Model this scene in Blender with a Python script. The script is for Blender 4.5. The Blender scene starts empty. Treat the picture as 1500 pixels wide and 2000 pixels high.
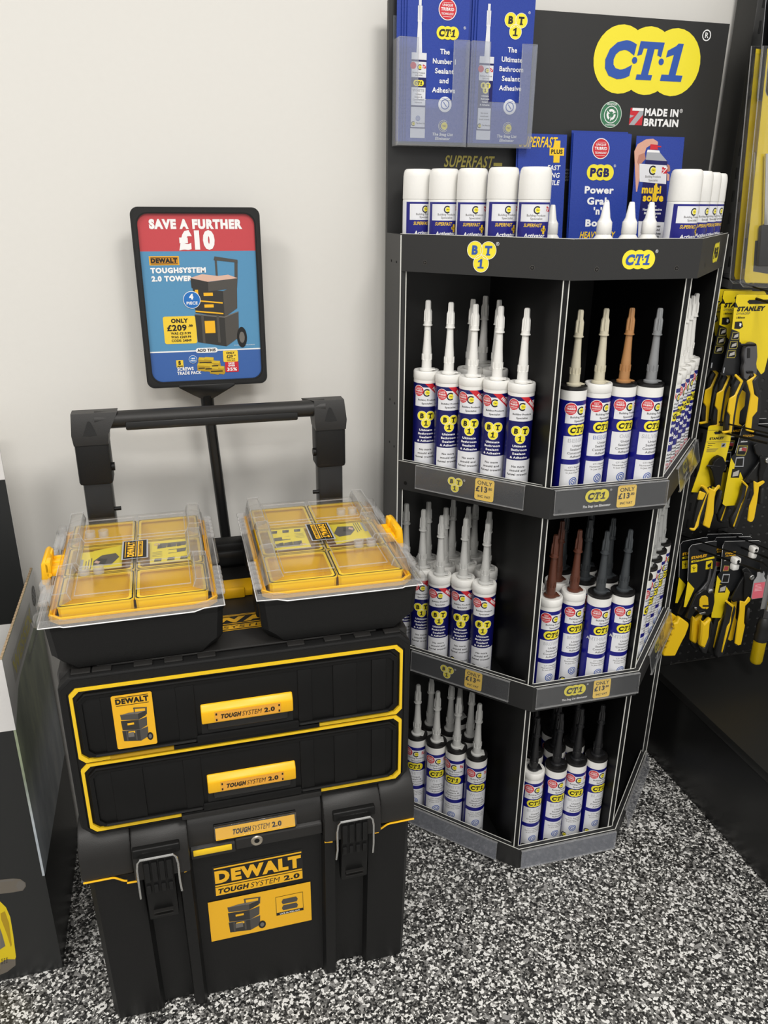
import bpy, bmesh, math, random
from mathutils import Vector, Matrix
random.seed(7)
COL = bpy.context.scene.collection
SC = bpy.context.scene

# ------------------------------------------------------------------ camera, world, lights, exposure
CX, CY, CZ = 0.3, -1.72, 1.3968
YAW, PIT, ROL, FPX = 0.2669, 0.3766, 0.0082, 1538.08
_cy, _sy, _cp, _sp = math.cos(YAW), math.sin(YAW), math.cos(PIT), math.sin(PIT)
FW = Vector((_sy*_cp, _cy*_cp, -_sp)); _r = Vector((_cy, -_sy, 0)); _u = _r.cross(FW)
RT = _r*math.cos(ROL)+_u*math.sin(ROL); UP = -_r*math.sin(ROL)+_u*math.cos(ROL)
cam = bpy.data.cameras.new('camera'); camo = bpy.data.objects.new('camera', cam); COL.objects.link(camo)
cam.sensor_fit = 'VERTICAL'; cam.sensor_height = 36; cam.lens = 36*FPX/2000; cam.clip_start = .05
rot = Matrix((RT, UP, -FW)).transposed()
camo.matrix_world = Matrix.Translation((CX, CY, CZ)) @ rot.to_4x4()
SC.camera = camo
SC.view_settings.view_transform = 'Standard'; SC.view_settings.look = 'None'
SC.view_settings.gamma = 1.0; SC.view_settings.use_curve_mapping = False
SC.view_settings.exposure = -0.06
SC.cycles.transparent_max_bounces = 48
W = bpy.data.worlds.new('shop_light'); SC.world = W; W.use_nodes = True
W.node_tree.nodes['Background'].inputs[0].default_value = (1.0, .98, .945, 1)
W.node_tree.nodes['Background'].inputs[1].default_value = 0.72

def area(name, loc, target, sx, sy, power, col=(1, .97, .925)):
    l = bpy.data.lights.new(name, 'AREA'); l.shape = 'RECTANGLE'; l.size = sx; l.size_y = sy; l.energy = power; l.color = col
    o = bpy.data.objects.new(name, l); COL.objects.link(o); o.location = loc
    o.rotation_euler = (Vector(target)-Vector(loc)).to_track_quat('-Z', 'Y').to_euler()
    return o
area('ceiling_light', (-1.0, -1.6, 2.9), (-1.0, -1.6, 0), .6, .6, 31)
area('ceiling_light', (1.1, -1.9, 2.9), (1.1, -1.9, 0), .6, .6, 34)
area('ceiling_light', (0.1, -3.3, 2.9), (0.1, -3.3, 0), 1.2, .6, 46)

def ray(u, v): return FW + RT*((u-750)/FPX) - UP*((v-1000)/FPX)
def at_y(u, v, y): d = ray(u, v); t = (y-CY)/d.y; return Vector((CX+d.x*t, y, CZ+d.z*t))
def at_z(u, v, z): d = ray(u, v); t = (z-CZ)/d.z; return Vector((CX+d.x*t, CY+d.y*t, z))
def at_x(u, v, x): d = ray(u, v); t = (x-CX)/d.x; return Vector((x, CY+d.y*t, CZ+d.z*t))
def pz(pts, y): return [(p.x, p.z) for p in (at_y(a, b, y) for a, b in pts)]
def crop(x0, y0, s): return lambda pts: [(x0+a/s, y0+b/s) for a, b in pts]

# ------------------------------------------------------------------ materials
def lin(h):
    h = h.lstrip('#'); c = [int(h[i:i+2], 16)/255 for i in (0, 2, 4)]
    return tuple((x/12.92 if x <= .04045 else ((x+.055)/1.055)**2.4) for x in c)+(1,)
MATS = {}
def mat(name, hexc, rough=.5, metal=0., bump=0., bscale=300., spec=.5, var=.06, emit=0):
    if name in MATS: return MATS[name]
    m = bpy.data.materials.new(name); m.use_nodes = True; nt = m.node_tree; b = nt.nodes['Principled BSDF']
    c = lin(hexc); b.inputs['Metallic'].default_value = metal; b.inputs['Specular IOR Level'].default_value = spec
    tc = nt.nodes.new('ShaderNodeTexCoord'); n = nt.nodes.new('ShaderNodeTexNoise'); n.inputs['Scale'].default_value = bscale
    nt.links.new(tc.outputs['Object'], n.inputs['Vector'])
    mx = nt.nodes.new('ShaderNodeMix'); mx.data_type = 'RGBA'
    mx.inputs['A'].default_value = tuple(x*(1-var) for x in c[:3])+(1,); mx.inputs['B'].default_value = tuple(min(1, x*(1+var)) for x in c[:3])+(1,)
    nt.links.new(n.outputs['Fac'], mx.inputs['Factor']); nt.links.new(mx.outputs['Result'], b.inputs['Base Color'])
    mr = nt.nodes.new('ShaderNodeMapRange'); mr.inputs['To Min'].default_value = max(.02, rough-.05); mr.inputs['To Max'].default_value = min(1, rough+.05)
    nt.links.new(n.outputs['Fac'], mr.inputs['Value']); nt.links.new(mr.outputs['Result'], b.inputs['Roughness'])
    if bump:
        bp = nt.nodes.new('ShaderNodeBump'); bp.inputs['Strength'].default_value = bump; bp.inputs['Distance'].default_value = .0006
        nt.links.new(n.outputs['Fac'], bp.inputs['Height']); nt.links.new(bp.outputs['Normal'], b.inputs['Normal'])
    MATS[name] = m
    return m
def sheet(name, tint, tcol=(1, 1, 1), diff=.06, dcol=(.9, .9, .9), rough=.06, ior=1.5):
    m = bpy.data.materials.new(name); m.use_nodes = True; nt = m.node_tree; nt.nodes.clear()
    o = nt.nodes.new('ShaderNodeOutputMaterial'); tr = nt.nodes.new('ShaderNodeBsdfTransparent'); tr.inputs[0].default_value = tuple(tint*x for x in tcol)+(1,)
    df = nt.nodes.new('ShaderNodeBsdfDiffuse'); df.inputs[0].default_value = tuple(dcol)+(1,)
    gl = nt.nodes.new('ShaderNodeBsdfGlossy'); gl.inputs['Roughness'].default_value = rough
    n = nt.nodes.new('ShaderNodeTexNoise'); n.inputs['Scale'].default_value = 60
    mr = nt.nodes.new('ShaderNodeMapRange'); mr.inputs['To Min'].default_value = rough*.7; mr.inputs['To Max'].default_value = rough*1.4
    nt.links.new(n.outputs['Fac'], mr.inputs['Value']); nt.links.new(mr.outputs['Result'], gl.inputs['Roughness'])
    m1 = nt.nodes.new('ShaderNodeMixShader'); m1.inputs[0].default_value = diff
    nt.links.new(tr.outputs[0], m1.inputs[1]); nt.links.new(df.outputs[0], m1.inputs[2])
    fr = nt.nodes.new('ShaderNodeFresnel'); ge = nt.nodes.new('ShaderNodeNewGeometry'); ma = nt.nodes.new('ShaderNodeMath'); ma.operation = 'MULTIPLY_ADD'
    ma.inputs[1].default_value = 1/ior-ior; ma.inputs[2].default_value = ior; nt.links.new(ge.outputs['Backfacing'], ma.inputs[0]); nt.links.new(ma.outputs[0], fr.inputs[0])
    m2 = nt.nodes.new('ShaderNodeMixShader'); nt.links.new(fr.outputs[0], m2.inputs[0]); nt.links.new(m1.outputs[0], m2.inputs[1]); nt.links.new(gl.outputs[0], m2.inputs[2])
    nt.links.new(m2.outputs[0], o.inputs[0]); MATS[name] = m
    return m
BLK = mat('black_textured_plastic', '131313', .5, spec=.32, bump=.35, bscale=900)
BLK2 = mat('dark_grey_textured_plastic', '232221', .42, spec=.4, bump=.3, bscale=900)
BLK3 = mat('deep_black_plastic', '0c0c0c', .45, spec=.28)
BLKG = mat('satin_black_plastic', '191919', .3)
YEL = mat('tool_yellow_plastic', 'f6ba12', .35, var=.03)
YELB = mat('bin_yellow_plastic', 'f3cc16', .4, var=.03)
YLN = mat('bright_yellow_trim', 'f3c922', .4, var=.03)
YPR = mat('yellow_print', 'f2b722', .35, var=.02)
KPR = mat('black_print', '161514', .45, var=.02)
WPR = mat('white_print', 'f2f2f2', .4, var=.02)
GPR = mat('grey_print', '55524e', .45, var=.02)
GPR2 = mat('light_grey_print', 'a9abb0', .45, var=.02)
RPR = mat('red_print', 'cc2733', .4, var=.02)
NVY = mat('navy_print', '10125a', .3, var=.02)
BLU = mat('leaflet_blue', '243f9c', .28, var=.02)
LBL = mat('label_blue', '13147a', .3, var=.02)
LYE = mat('logo_yellow', 'f4e436', .35, var=.02)
LBU = mat('logo_blue', '2d55ab', .4, var=.02)
WHT = mat('white_plastic', 'e9e8e4', .35, var=.02)
WLB = mat('white_label', 'e3e4e8', .3, var=.02)
CHR = mat('bright_steel', 'd8d8d6', .22, metal=1)
STL = mat('dark_tool_steel', '6a6a6c', .38, metal=.7)
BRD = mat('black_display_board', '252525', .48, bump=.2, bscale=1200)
BRDI = mat('shaded_inner_board', '0b0b0c', .5, bump=.1, bscale=900, spec=.35)  # same board, coloured darker to carry the shade inside the compartments
EDGE = mat('white_board_edge', 'dcdcd6', .5)
GBK = mat('black_powder_coat', '191918', .42, bump=.3, bscale=1500)
CLR = sheet('clear_lid_plastic', .975, diff=.018, rough=.07)
CLR2 = sheet('clear_moulded_rail', .94, diff=.07, dcol=(.95, .92, .85), rough=.1)
CLE = sheet('clear_lid_edge', .92, diff=.15, rough=.1)
ACR = sheet('clear_acrylic', .9, tcol=(.97, .98, 1), diff=.10, dcol=(.85, .9, 1), rough=.05, ior=1.6)
STRP = sheet('ticket_strip_haze', .985, diff=.045, dcol=(.62, .64, .68), rough=.12)  # grey diffuse share paints a reflective haze onto the clear strip

STRE = sheet('empty_ticket_strip_sheen', .95, diff=.17, dcol=(.6, .63, .72), rough=.12)  # stronger cool diffuse paints the whitish reflections on the empty strips

# ------------------------------------------------------------------ mesh helpers
WL = {}
class MB:
    def __init__(s): s.v = []; s.f = []; s.m = []; s.mats = []; s.s = []
    def mi(s, m):
        if m not in s.mats: s.mats.append(m)
        return s.mats.index(m)
    def add(s, vs, fs, m, smooth=True):
        o = len(s.v); s.v += [tuple(v) for v in vs]; k = s.mi(m)
        for f in fs: s.f.append([o+i for i in f]); s.m.append(k); s.s.append(smooth)
    def bm(s, bm, m, M=None):
        bmesh.ops.recalc_face_normals(bm, faces=bm.faces)
        bm.verts.index_update()
        s.add([(M @ v.co if M else v.co) for v in bm.verts], [[v.index for v in f.verts] for f in bm.faces], m); bm.free()
    def box(s, x0, x1, y0, y1, z0, z1, m, bev=0, seg=2, M=None):
        bm = bmesh.new(); bmesh.ops.create_cube(bm, size=1)
        for v in bm.verts: v.co = Vector((x0+(v.co.x+.5)*(x1-x0), y0+(v.co.y+.5)*(y1-y0), z0+(v.co.z+.5)*(z1-z0)))
        if bev: bmesh.ops.bevel(bm, geom=list(bm.edges), offset=bev, segments=seg, affect='EDGES', profile=.5)
        s.bm(bm, m, M)
    def prism(s, pts, ax, a0, a1, m, bev=0, seg=2, M=None):
        bm = bmesh.new()
        mk = {'x': lambda p, a: (a, p[0], p[1]), 'y': lambda p, a: (p[0], a, p[1]), 'z': lambda p, a: (p[0], p[1], a)}[ax]
        n = len(pts); A = [bm.verts.new(mk(p, a0)) for p in pts]; B = [bm.verts.new(mk(p, a1)) for p in pts]
        bm.faces.new(A); bm.faces.new(B[::-1])
        for i in range(n): bm.faces.new((A[i], B[i], B[(i+1) % n], A[(i+1) % n]))
        bmesh.ops.recalc_face_normals(bm, faces=bm.faces)
        if bev:
            try: bmesh.ops.bevel(bm, geom=list(bm.edges), offset=bev, segments=seg, affect='EDGES', profile=.5, clamp_overlap=True)
            except Exception: pass
        s.bm(bm, m, M)
    def ring(s, o, i, ax, a0, a1, m, M=None):
        mk = {'x': lambda p, a: (a, p[0], p[1]), 'y': lambda p, a: (p[0], a, p[1]), 'z': lambda p, a: (p[0], p[1], a)}[ax]
        n = len(o); bm = bmesh.new(); L = [[bm.verts.new(mk(p, a)) for p in q] for q, a in ((o, a0), (i, a0), (i, a1), (o, a1))]
        for k in range(n):
            j = (k+1) % n
            for q in range(4): r = (q+1) % 4; bm.faces.new((L[q][k], L[q][j], L[r][j], L[r][k]))
        s.bm(bm, m, M)
    def loft(s, secs, m, cap=True, M=None, closed=True):
        bm = bmesh.new(); R = [[bm.verts.new(p) for p in q] for q in secs]; n = len(secs[0])
        for a, b in zip(R, R[1:]):
            for k in range(n if closed else n-1): j = (k+1) % n; bm.faces.new((a[k], a[j], b[j], b[k]))
        if cap: bm.faces.new(R[0][::-1]); bm.faces.new(R[-1])
        s.bm(bm, m, M)
    def lathe(s, prof, m, c=(0, 0), n=32, M=None, rad=None):
        secs = []
        for r, z in prof:
            secs.append([(c[0]+(r if rad is None else r*rad(k, n))*math.cos(2*math.pi*k/n), c[1]+(r if rad is None else r*rad(k, n))*math.sin(2*math.pi*k/n), z) for k in range(n)])
        s.loft(secs, m, True, M)
    def tube(s, path, r, m, n=10, cap=True, closed=False, sy=1.):
        P = [Vector(p) for p in path]; secs = []; up = None
        for i, p in enumerate(P):
            a = P[i-1] if (i > 0 or closed) else p; b = P[(i+1) % len(P)] if (i < len(P)-1 or closed) else p
            t = (b-a).normalized()
            if up is None: up = Vector((0, 0, 1)) if abs(t.z) < .9 else Vector((0, 1, 0))
            x = t.cross(up).normalized(); y = x.cross(t).normalized(); up = y
            rr = r[i] if isinstance(r, (list, tuple)) else r
            secs.append([p+x*(rr*math.cos(2*math.pi*k/n))+y*(rr*sy*math.sin(2*math.pi*k/n)) for k in range(n)])
        if closed: secs.append(secs[0]); s.loft(secs, m, False)
        else: s.loft(secs, m, cap)
    def build(s, name, parent=None, loc=None, smooth_angle=.7):
        base = WL[parent.name] if parent else Vector(loc or (0, 0, 0))
        me = bpy.data.meshes.new(name); me.from_pydata([tuple(Vector(v)-base) for v in s.v], [], s.f)
        for m in s.mats: me.materials.append(m)
        me.polygons.foreach_set('material_index', s.m); me.polygons.foreach_set('use_smooth', s.s)
        me.validate(); me.update()
        try: me.set_sharp_from_angle(angle=smooth_angle)
        except Exception: pass
        o = bpy.data.objects.new(name, me); COL.objects.link(o)
        if parent: o.parent = parent
        else: o.location = base
        WL[o.name] = base.copy()
        return o
def tag(o, label, cat, group=None):
    o['label'] = label; o['category'] = cat
    if group: o['group'] = group
    return o
def thing(name, label, cat, loc=(0, 0, 0), group=None):
    o = bpy.data.objects.new(name, None); o.empty_display_size = .02; COL.objects.link(o); o.location = loc; WL[o.name] = Vector(loc)
    return tag(o, label, cat, group)
KIDS = {}
def copy_tree(o, parent=None):
    c = o.copy(); COL.objects.link(c)
    if parent: c.parent = parent
    for k in list(o.children): copy_tree(k, c)
    return c

# ------------------------------------------------------------------ flat printing (lettering, logos, pictures as thin geometry)
GL = {}
def glyph(ch, off):
    k = (ch, off)
    if k in GL: return GL[k]
    def mesh(t, o_):
        c = bpy.data.curves.new('glyph', 'FONT'); c.body = t; c.resolution_u = 3; c.offset = o_; c.fill_mode = 'FRONT'
        o = bpy.data.objects.new('glyph', c); m = bpy.data.meshes.new_from_object(o)
        vs = [(v.co.x, v.co.y) for v in m.vertices]; fs = [list(p.vertices) for p in m.polygons]
        bpy.data.objects.remove(o); bpy.data.curves.remove(c); bpy.data.meshes.remove(m)
        return vs, fs
    vs, fs = mesh(ch, off) if ch != ' ' else ([], [])
    w1 = max(v[0] for v in mesh('|'+ch+'|', 0)[0]); w0 = max(v[0] for v in mesh('||', 0)[0])
    GL[k] = (vs, fs, w1-w0); return GL[k]
class Print:
    def __init__(s): s.i = []
    def poly(s, pts, m, l=1): s.i.append(([tuple(p) for p in pts], [list(range(len(pts)))], m, l)); return s
    def rect(s, x0, y0, x1, y1, m, l=1): return s.poly([(x0, y0), (x1, y0), (x1, y1), (x0, y1)], m, l)
    def rrect(s, x0, y0, x1, y1, r, m, l=1):
        pts = []
        for cx, cy, a in ((x1-r, y0+r, -90), (x1-r, y1-r, 0), (x0+r, y1-r, 90), (x0+r, y0+r, 180)):
            for k in range(5): t = math.radians(a+22.5*k); pts.append((cx+r*math.cos(t), cy+r*math.sin(t)))
        return s.poly(pts, m, l)
    def circ(s, x, y, r, m, l=1, n=28, sy=1.): return s.poly([(x+r*math.cos(2*math.pi*k/n), y+r*sy*math.sin(2*math.pi*k/n)) for k in range(n)], m, l)
    def arc(s, x, y, r0, r1, a0, a1, m, l=1, n=20):
        vs = []; 
        for k in range(n+1):
            t = math.radians(a0+(a1-a0)*k/n); vs += [(x+r0*math.cos(t), y+r0*math.sin(t)), (x+r1*math.cos(t), y+r1*math.sin(t))]
        s.i.append((vs, [[2*k, 2*k+1, 2*k+3, 2*k+2] for k in range(n)], m, l)); return s
    def text(s, t, x, y, h, m, al='c', b=0., sh=0., sx=1., rot=0., l=3, fit=None):
        size = h/(.69+2*max(0, b)); y += max(0, b)*size; pen = 0; G = []
        for ch in t:
            gv, gf, adv = glyph(ch, round(b, 3)); G.append(([(a+pen, c) for a, c in gv], gf)); pen += adv+max(0, b)*1.3
        if fit: sx = fit/(pen*size)
        x0 = {'c': -pen/2, 'l': 0, 'r': -pen}[al]; cr, sr = math.cos(rot), math.sin(rot)
        for par in (0, 1):
            out = []; fs = []
            for gv, gf in G[par::2]:
                o = len(out); fs += [[i+o for i in f] for f in gf]
                for a, c in gv:
                    px = (a+x0)*size*sx+c*size*sh; py = c*size
                    out.append((x+px*cr-py*sr, y+px*sr+py*cr))
            if fs: s.i.append((out, fs, m, l))
        return s
    def put(s, q, x, y, k=1., sx=1., rot=0., l=0, sh=0.):
        cr, sr = math.cos(rot), math.sin(rot)
        for vs, fs, m, ll in q.i:
            s.i.append(([(x+(a*k*sx+b*k*sh)*cr-b*k*sr, y+(a*k*sx+b*k*sh)*sr+b*k*cr) for a, b in vs], fs, m, ll+l))
        return s
    def emit(s, mb, fn, strip=None):
        for n_, (vs, fs, m, l) in enumerate(s.i):
            l = l+.02*n_
            if not strip: mb.add([fn(a, b, l) for a, b in vs], fs, m, False); continue
            ov = []; of = []
            for f in fs:
                P = [vs[i] for i in f]; lo = min(p[0] for p in P); hi = max(p[0] for p in P)
                k = math.floor(lo/strip); 
                while k*strip < hi-1e-9:
                    Q = P
                    for lim, sg in ((k*strip, 1), ((k+1)*strip, -1)):
                        R = []
                        for i in range(len(Q)):
                            p, q = Q[i-1], Q[i]; dp, dq = (p[0]-lim)*sg, (q[0]-lim)*sg
                            if (dp < 0) != (dq < 0): t = dp/(dp-dq); R.append((lim, p[1]+(q[1]-p[1])*t))
                            if dq >= 0: R.append(q)
                        Q = R
                        if len(Q) < 3: break
                    if len(Q) >= 3: of.append(list(range(len(ov), len(ov)+len(Q)))); ov += Q
                    k += 1
            mb.add([fn(a, b, l) for a, b in ov], of, m, False)
def plane(O, U, V, N, e=.00022):
    O, U, V, N = map(Vector, (O, U, V, N)); return lambda a, b, l: O+U*a+V*b+N*(e*l)
def yplane(y, e=.00022): return plane((0, y, 0), (1, 0, 0), (0, 0, 1), (0, -1, 0), e)
def cylmap(r, c=(0, 0), z=0., e=.00009): return lambda a, b, l: Vector((c[0]+(r+e*l)*math.sin(a/r), c[1]-(r+e*l)*math.cos(a/r), z+b))

# ---- marks used on several things (unit size)
def one(p, x, y, h, m, it, l=3):
    S = lambda a, c: (x+a*h+c*h*it, y+c*h)
    p.poly([S(-.12, 0), S(.12, 0), S(.12, 1), S(-.06, 1), S(-.12, .93)], m, l); p.poly([S(-.12, .93), S(-.36, .80), S(-.36, .62), S(-.12, .70)], m, l); p.poly([S(-.36, 0), S(.36, 0), S(.36, .17), S(-.36, .17)], m, l)
def logo3(letters, letcol, ring=None, it=.18, reg=True):
    p = Print(); s = 1.0; h = 1.12
    for k in (-1, 0, 1): p.circ(k*s, 0, 1, LYE, 1+.3*k)
    for k, ch in zip((-1, 0, 1), letters):
        x = k*s-.1
        if ch == '1': one(p, x+.04, -.56, h, letcol, it)
        elif ch == 'T':
            S = lambda a, c: (x+a*h+c*h*it, -.56+c*h)
            p.poly([S(-.12, 0), S(.12, 0), S(.12, .9), S(-.12, .9)], letcol, 3); p.poly([S(-.4, .82), S(.4, .82), S(.4, 1), S(-.4, 1)], letcol, 3); p.poly([S(-.4, .62), S(-.26, .66), S(-.24, .85), S(-.4, .85)], letcol, 3); p.poly([S(.4, .62), S(.26, .66), S(.24, .85), S(.4, .85)], letcol, 3); p.poly([S(-.26, 0), S(.26, 0), S(.26, .14), S(-.26, .14)], letcol, 3)
        else: p.text(ch, x, -.56, h, letcol, b=.055, sh=it, l=3, fit=.98*h if ch == 'C' else .82*h)
    for k in (-.5, .5): p.circ(k*s, 0, .1, letcol, 3, 14)
    if reg: reg_mark(p, 2.1, .85, .17)
    return p
def reg_mark(p, x, y, r, m=None): p.arc(x, y, r*.8, r, 0, 360, m or WPR, 2, 16); p.text('R', x, y-r*.45, r*.95, m or WPR, b=.02, l=2)
def logo_b(letcol, reg=True):
    p = Print()
    for x, y in ((-.84, .5), (.84, .5), (0, -.98)): p.circ(x, y, 1, LYE, 1+.3*x-.2*y)
    for x, y in ((-.84, .5), (.84, .5), (0, -.98)): p.arc(x, y, .95, 1, 0, 360, WPR, 2.2+.3*x-.2*y, 28)
    p.text('B', -.86, -.02, 1.04, letcol, b=.055, sh=.06, l=3); p.text('T', .86, -.02, 1.04, letcol, b=.055, sh=.06, l=3); p.rect(.6, -.05, 1.1, .13, letcol, 3); one(p, -.03, -1.52, 1.06, letcol, .06)
    if reg: reg_mark(p, 1.95, 1.25, .2)
    return p
CT_BIG = logo3('CT1', LBU, None); CT_LAB = logo3('CT1', KPR, None, reg=False); PG_LAB = logo3('PGB', KPR, None, it=.1, reg=False)
PG_BLUE = logo3('PGB', NVY, None, it=.05); BT_LOGO = logo_b(LBU); BT_LAB = logo_b(KPR, False)
def ctec(white=False):
    p = Print(); p.arc(-.1, 0, .72, 1.05, 45, 315, WPR if white else KPR, 1)
    if white: p.arc(-.1, 0, .8, .98, 48, 312, NVY, 2)
    p.circ(.05, 0, .66, LYE, 2); p.text('TEC', .05, -.16, .32, KPR, b=.03, l=3); return p
CTEC = ctec(); CTECW = ctec(True)
def tribrid(first='UNIQUE'):
    p = Print(); p.circ(0, 0, 1, WPR, 1); p.circ(0, 0, .92, RPR, 2); p.text(first, 0, .28, .22, WPR, b=.02, l=3); p.text('TRIBRID', 0, -.13, .3, WPR, b=.03, l=3, fit=1.45); p.text('TECHNOLOGY', 0, -.5, .2, WPR, b=.02, l=3, fit=1.35)
    p.rect(-.5, .6, .5, .63, WPR, 3); p.rect(-.5, -.68, .5, -.65, WPR, 3); return p
TRI = tribrid(); TRIN = tribrid('NEW')
FLAG = Print().rect(-1, -1, 1, 1, RPR, 1).poly([(-1, -1), (-.55, -1), (1, .55), (1, 1)], WPR, 2).poly([(-.3, 1), (1, 1), (1, .7), (-.3, .7)], WPR, 2).poly([(-1, .2), (-.2, .2), (-.2, -.05), (-1, -.05)], WPR, 2)
SEAL = Print().arc(0, 0, .82, 1, 0, 360, LBU, 1, 24).arc(0, 0, .45, .62, 0, 360, LBU, 1, 20).poly([(-.3, .2), (-.2, .3), (.3, -.2), (.2, -.3)], LBU, 2)
SEALW = Print().circ(0, 0, 1, WPR, 1).arc(0, 0, .52, .66, 0, 360, LBU, 2, 24).poly([(-.3, .25), (-.2, .35), (.3, -.25), (.2, -.35)], LBU, 2).text('ASTHMA ALLERGY', 0, .68, .16, LBU, l=2, fit=1.1)
def price_tag():
    p = Print(); p.rrect(-.5, -.55, .5, .55, .12, mat('price_yellow', 'ffd658', .35, var=.02), 1)
    p.text('ONLY', 0, .24, .2, KPR, b=.01); p.text('£13', -.13, -.12, .29, KPR, b=.035); p.text('.80', .29, .03, .13, KPR, b=.015); p.text('INC VAT', 0, -.4, .12, KPR, b=.01); return p
PRICE = price_tag()
DK = mat('picture_dark', '302f2d', .5, var=.02); DK2 = mat('picture_mid', '4c4945', .5, var=.02); DK3 = mat('picture_light', '6e6a64', .5, var=.02)
PINKL = mat('picture_lid', 'd9b3a0', .5, var=.02)
def tower_pic(handle=True, clear_top=False):
    p = Print()
    def blk(y0, y1, front, side, inset=0.):
        p.poly([(0.02, y0+.06), (.58, y0), (.58, y1-.03), (.0, y1+.01)], front, 1); p.poly([(.58, y0), (.84, y0+.1), (.86, y1+.03), (.58, y1-.03)], side, 1)
    blk(0, .37, DK, DK2); blk(.335, .66, DK, DK2)
    if clear_top:
        p.poly([(-.02, .67), (.3, .64), (.32, .74), (-.03, .78)], DK, 1); p.poly([(.3, .63), (.86, .66), (.88, .77), (.3, .73)], DK2, 1)
        p.poly([(-.04, .78), (.3, .735), (.6, .79), (.2, .82)], PINKL, 2); p.poly([(.3, .735), (.88, .77), (.7, .81), (.4, .79)], PINKL, 2)
        p.poly([(.02, .405), (.56, .37), (.56, .385), (.02, .42)], YPR, 2); p.poly([(.02, .525), (.56, .49), (.56, .505), (.02, .54)], YPR, 2)
        p.rect(.2, .58, .38, .615, YPR, 3); p.rect(.2, .45, .38, .485, YPR, 3); p.rect(.04, .55, .1, .65, YPR, 3)
    else:
        blk(.635, .84, DK2, DK); p.poly([(0, .84), (.3, .88), (.86, .87), (.58, .82)], DK3, 2); p.rect(.2, .52, .42, .58, YPR, 3); p.rect(.2, .27, .42, .33, YPR, 3)
    p.poly([(0, .37), (.58, .33), (.86, .39), (.86, .4), (.58, .345), (0, .385)], DK3, 2)
    for a in (.12, .42): p.poly([(a, .05), (a+.05, .045), (a+.05, .36), (a, .37)], DK2, 2)
    p.rect(.18, .16, .38, .3, YPR if clear_top else DK3, 3)
    p.circ(.9, .1, .1, KPR, 2, 20, 1.2); p.circ(.9, .1, .055, DK3, 3, 14, 1.2)
    if handle:
        p.poly([(.46, .78), (.5, .78), (.5, 1.0), (.46, 1.0)], DK2, 0); p.poly([(.82, .76), (.88, .76), (.9, .97), (.84, .97)], DK2, 0); p.poly([(.44, .97), (.9, .94), (.9, .97), (.46, 1.01)], DK2, 1)
    return p
TOWER = tower_pic(); TOWERC = tower_pic(True, True); TOWERN = tower_pic(False)
def dewalt(p, x, y, w, h, m, lines=True):
    p.text('DEWALT', x+w/2, y, h, m, b=.06, fit=w, l=3)
    if lines: p.rect(x, y-h*.24, x+w, y-h*.13, m, 3); p.rect(x, y+h*1.13, x+w, y+h*1.24, m, 3)
def tough(p, x, y, h, m, w):
    p.text('TOUGH', x, y, h, m, al='l', b=.055, sh=.2, fit=w*.37); p.text('SYSTEM', x+w*.385, y, h, m, al='l', b=-.005, sh=.2, fit=w*.36); p.text('2.0', x+w*.8, y, h, m, al='l', b=.045, sh=.03, fit=w*.2)

# ------------------------------------------------------------------ the setting
WALL_Y = -0.11
def floor_mat():
    m = bpy.data.materials.new('flake_epoxy'); m.use_nodes = True; nt = m.node_tree; b = nt.nodes['Principled BSDF']
    tc = nt.nodes.new('ShaderNodeTexCoord'); b.inputs['Roughness'].default_value = .42
    def layer(scale, stops):
        v = nt.nodes.new('ShaderNodeTexVoronoi'); v.inputs['Scale'].default_value = scale; v.inputs['Randomness'].default_value = 1
        n = nt.nodes.new('ShaderNodeTexNoise'); n.inputs['Scale'].default_value = scale*.9
        ad = nt.nodes.new('ShaderNodeVectorMath'); ad.operation = 'MULTIPLY_ADD'; ad.inputs[1].default_value = (.006,)*3
        nt.links.new(tc.outputs['Object'], n.inputs['Vector']); nt.links.new(n.outputs['Color'], ad.inputs[0]); nt.links.new(tc.outputs['Object'], ad.inputs[2])
        nt.links.new(ad.outputs[0], v.inputs['Vector'])
        sp = nt.nodes.new('ShaderNodeSeparateColor'); nt.links.new(v.outputs['Color'], sp.inputs[0])
        r = nt.nodes.new('ShaderNodeValToRGB'); r.color_ramp.interpolation = 'CONSTANT'; e = r.color_ramp.elements
        e[0].position = 0; e[0].color = lin(stops[0][1]); e[1].position = stops[1][0]; e[1].color = lin(stops[1][1])
        for p, c in stops[2:]: q = e.new(p); q.color = lin(c)
        nt.links.new(sp.outputs[0], r.inputs[0]); return r, sp
    r1, s1 = layer(270, [(0, '191919'), (.2, '343433'), (.36, '62615f'), (.58, '858481'), (.72, '2a2a2a'), (.82, 'e8e7e3')])
    r2, s2 = layer(170, [(0, '000000'), (.86, 'ffffff')])
    r3, s3 = layer(170, [(0, '2a2a2a'), (.88, 'e6e5e2'), (.94, '8f8e8c')])
    mx = nt.nodes.new('ShaderNodeMix'); mx.data_type = 'RGBA'
    nt.links.new(r2.outputs['Color'], mx.inputs['Factor']); nt.links.new(r1.outputs['Color'], mx.inputs['A']); nt.links.new(r3.outputs['Color'], mx.inputs['B'])
    nt.links.new(mx.outputs['Result'], b.inputs['Base Color'])
    bp = nt.nodes.new('ShaderNodeBump'); bp.inputs['Strength'].default_value = .25; bp.inputs['Distance'].default_value = .001
    nt.links.new(s1.outputs[1], bp.inputs['Height']); nt.links.new(bp.outputs['Normal'], b.inputs['Normal'])
    return m
mb = MB(); mb.box(-3, 4.5, -5, .2, -.1, 0, floor_mat()); o = mb.build('floor'); o['kind'] = 'structure'
WALLM = mat('warm_white_plaster', 'dddbd6', .7, bump=.25, bscale=90, var=.012)
mb = MB(); mb.box(-3, 4.5, WALL_Y, .2, 0, 3.1, WALLM); o = mb.build('wall_back'); o['kind'] = 'structure'

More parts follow.
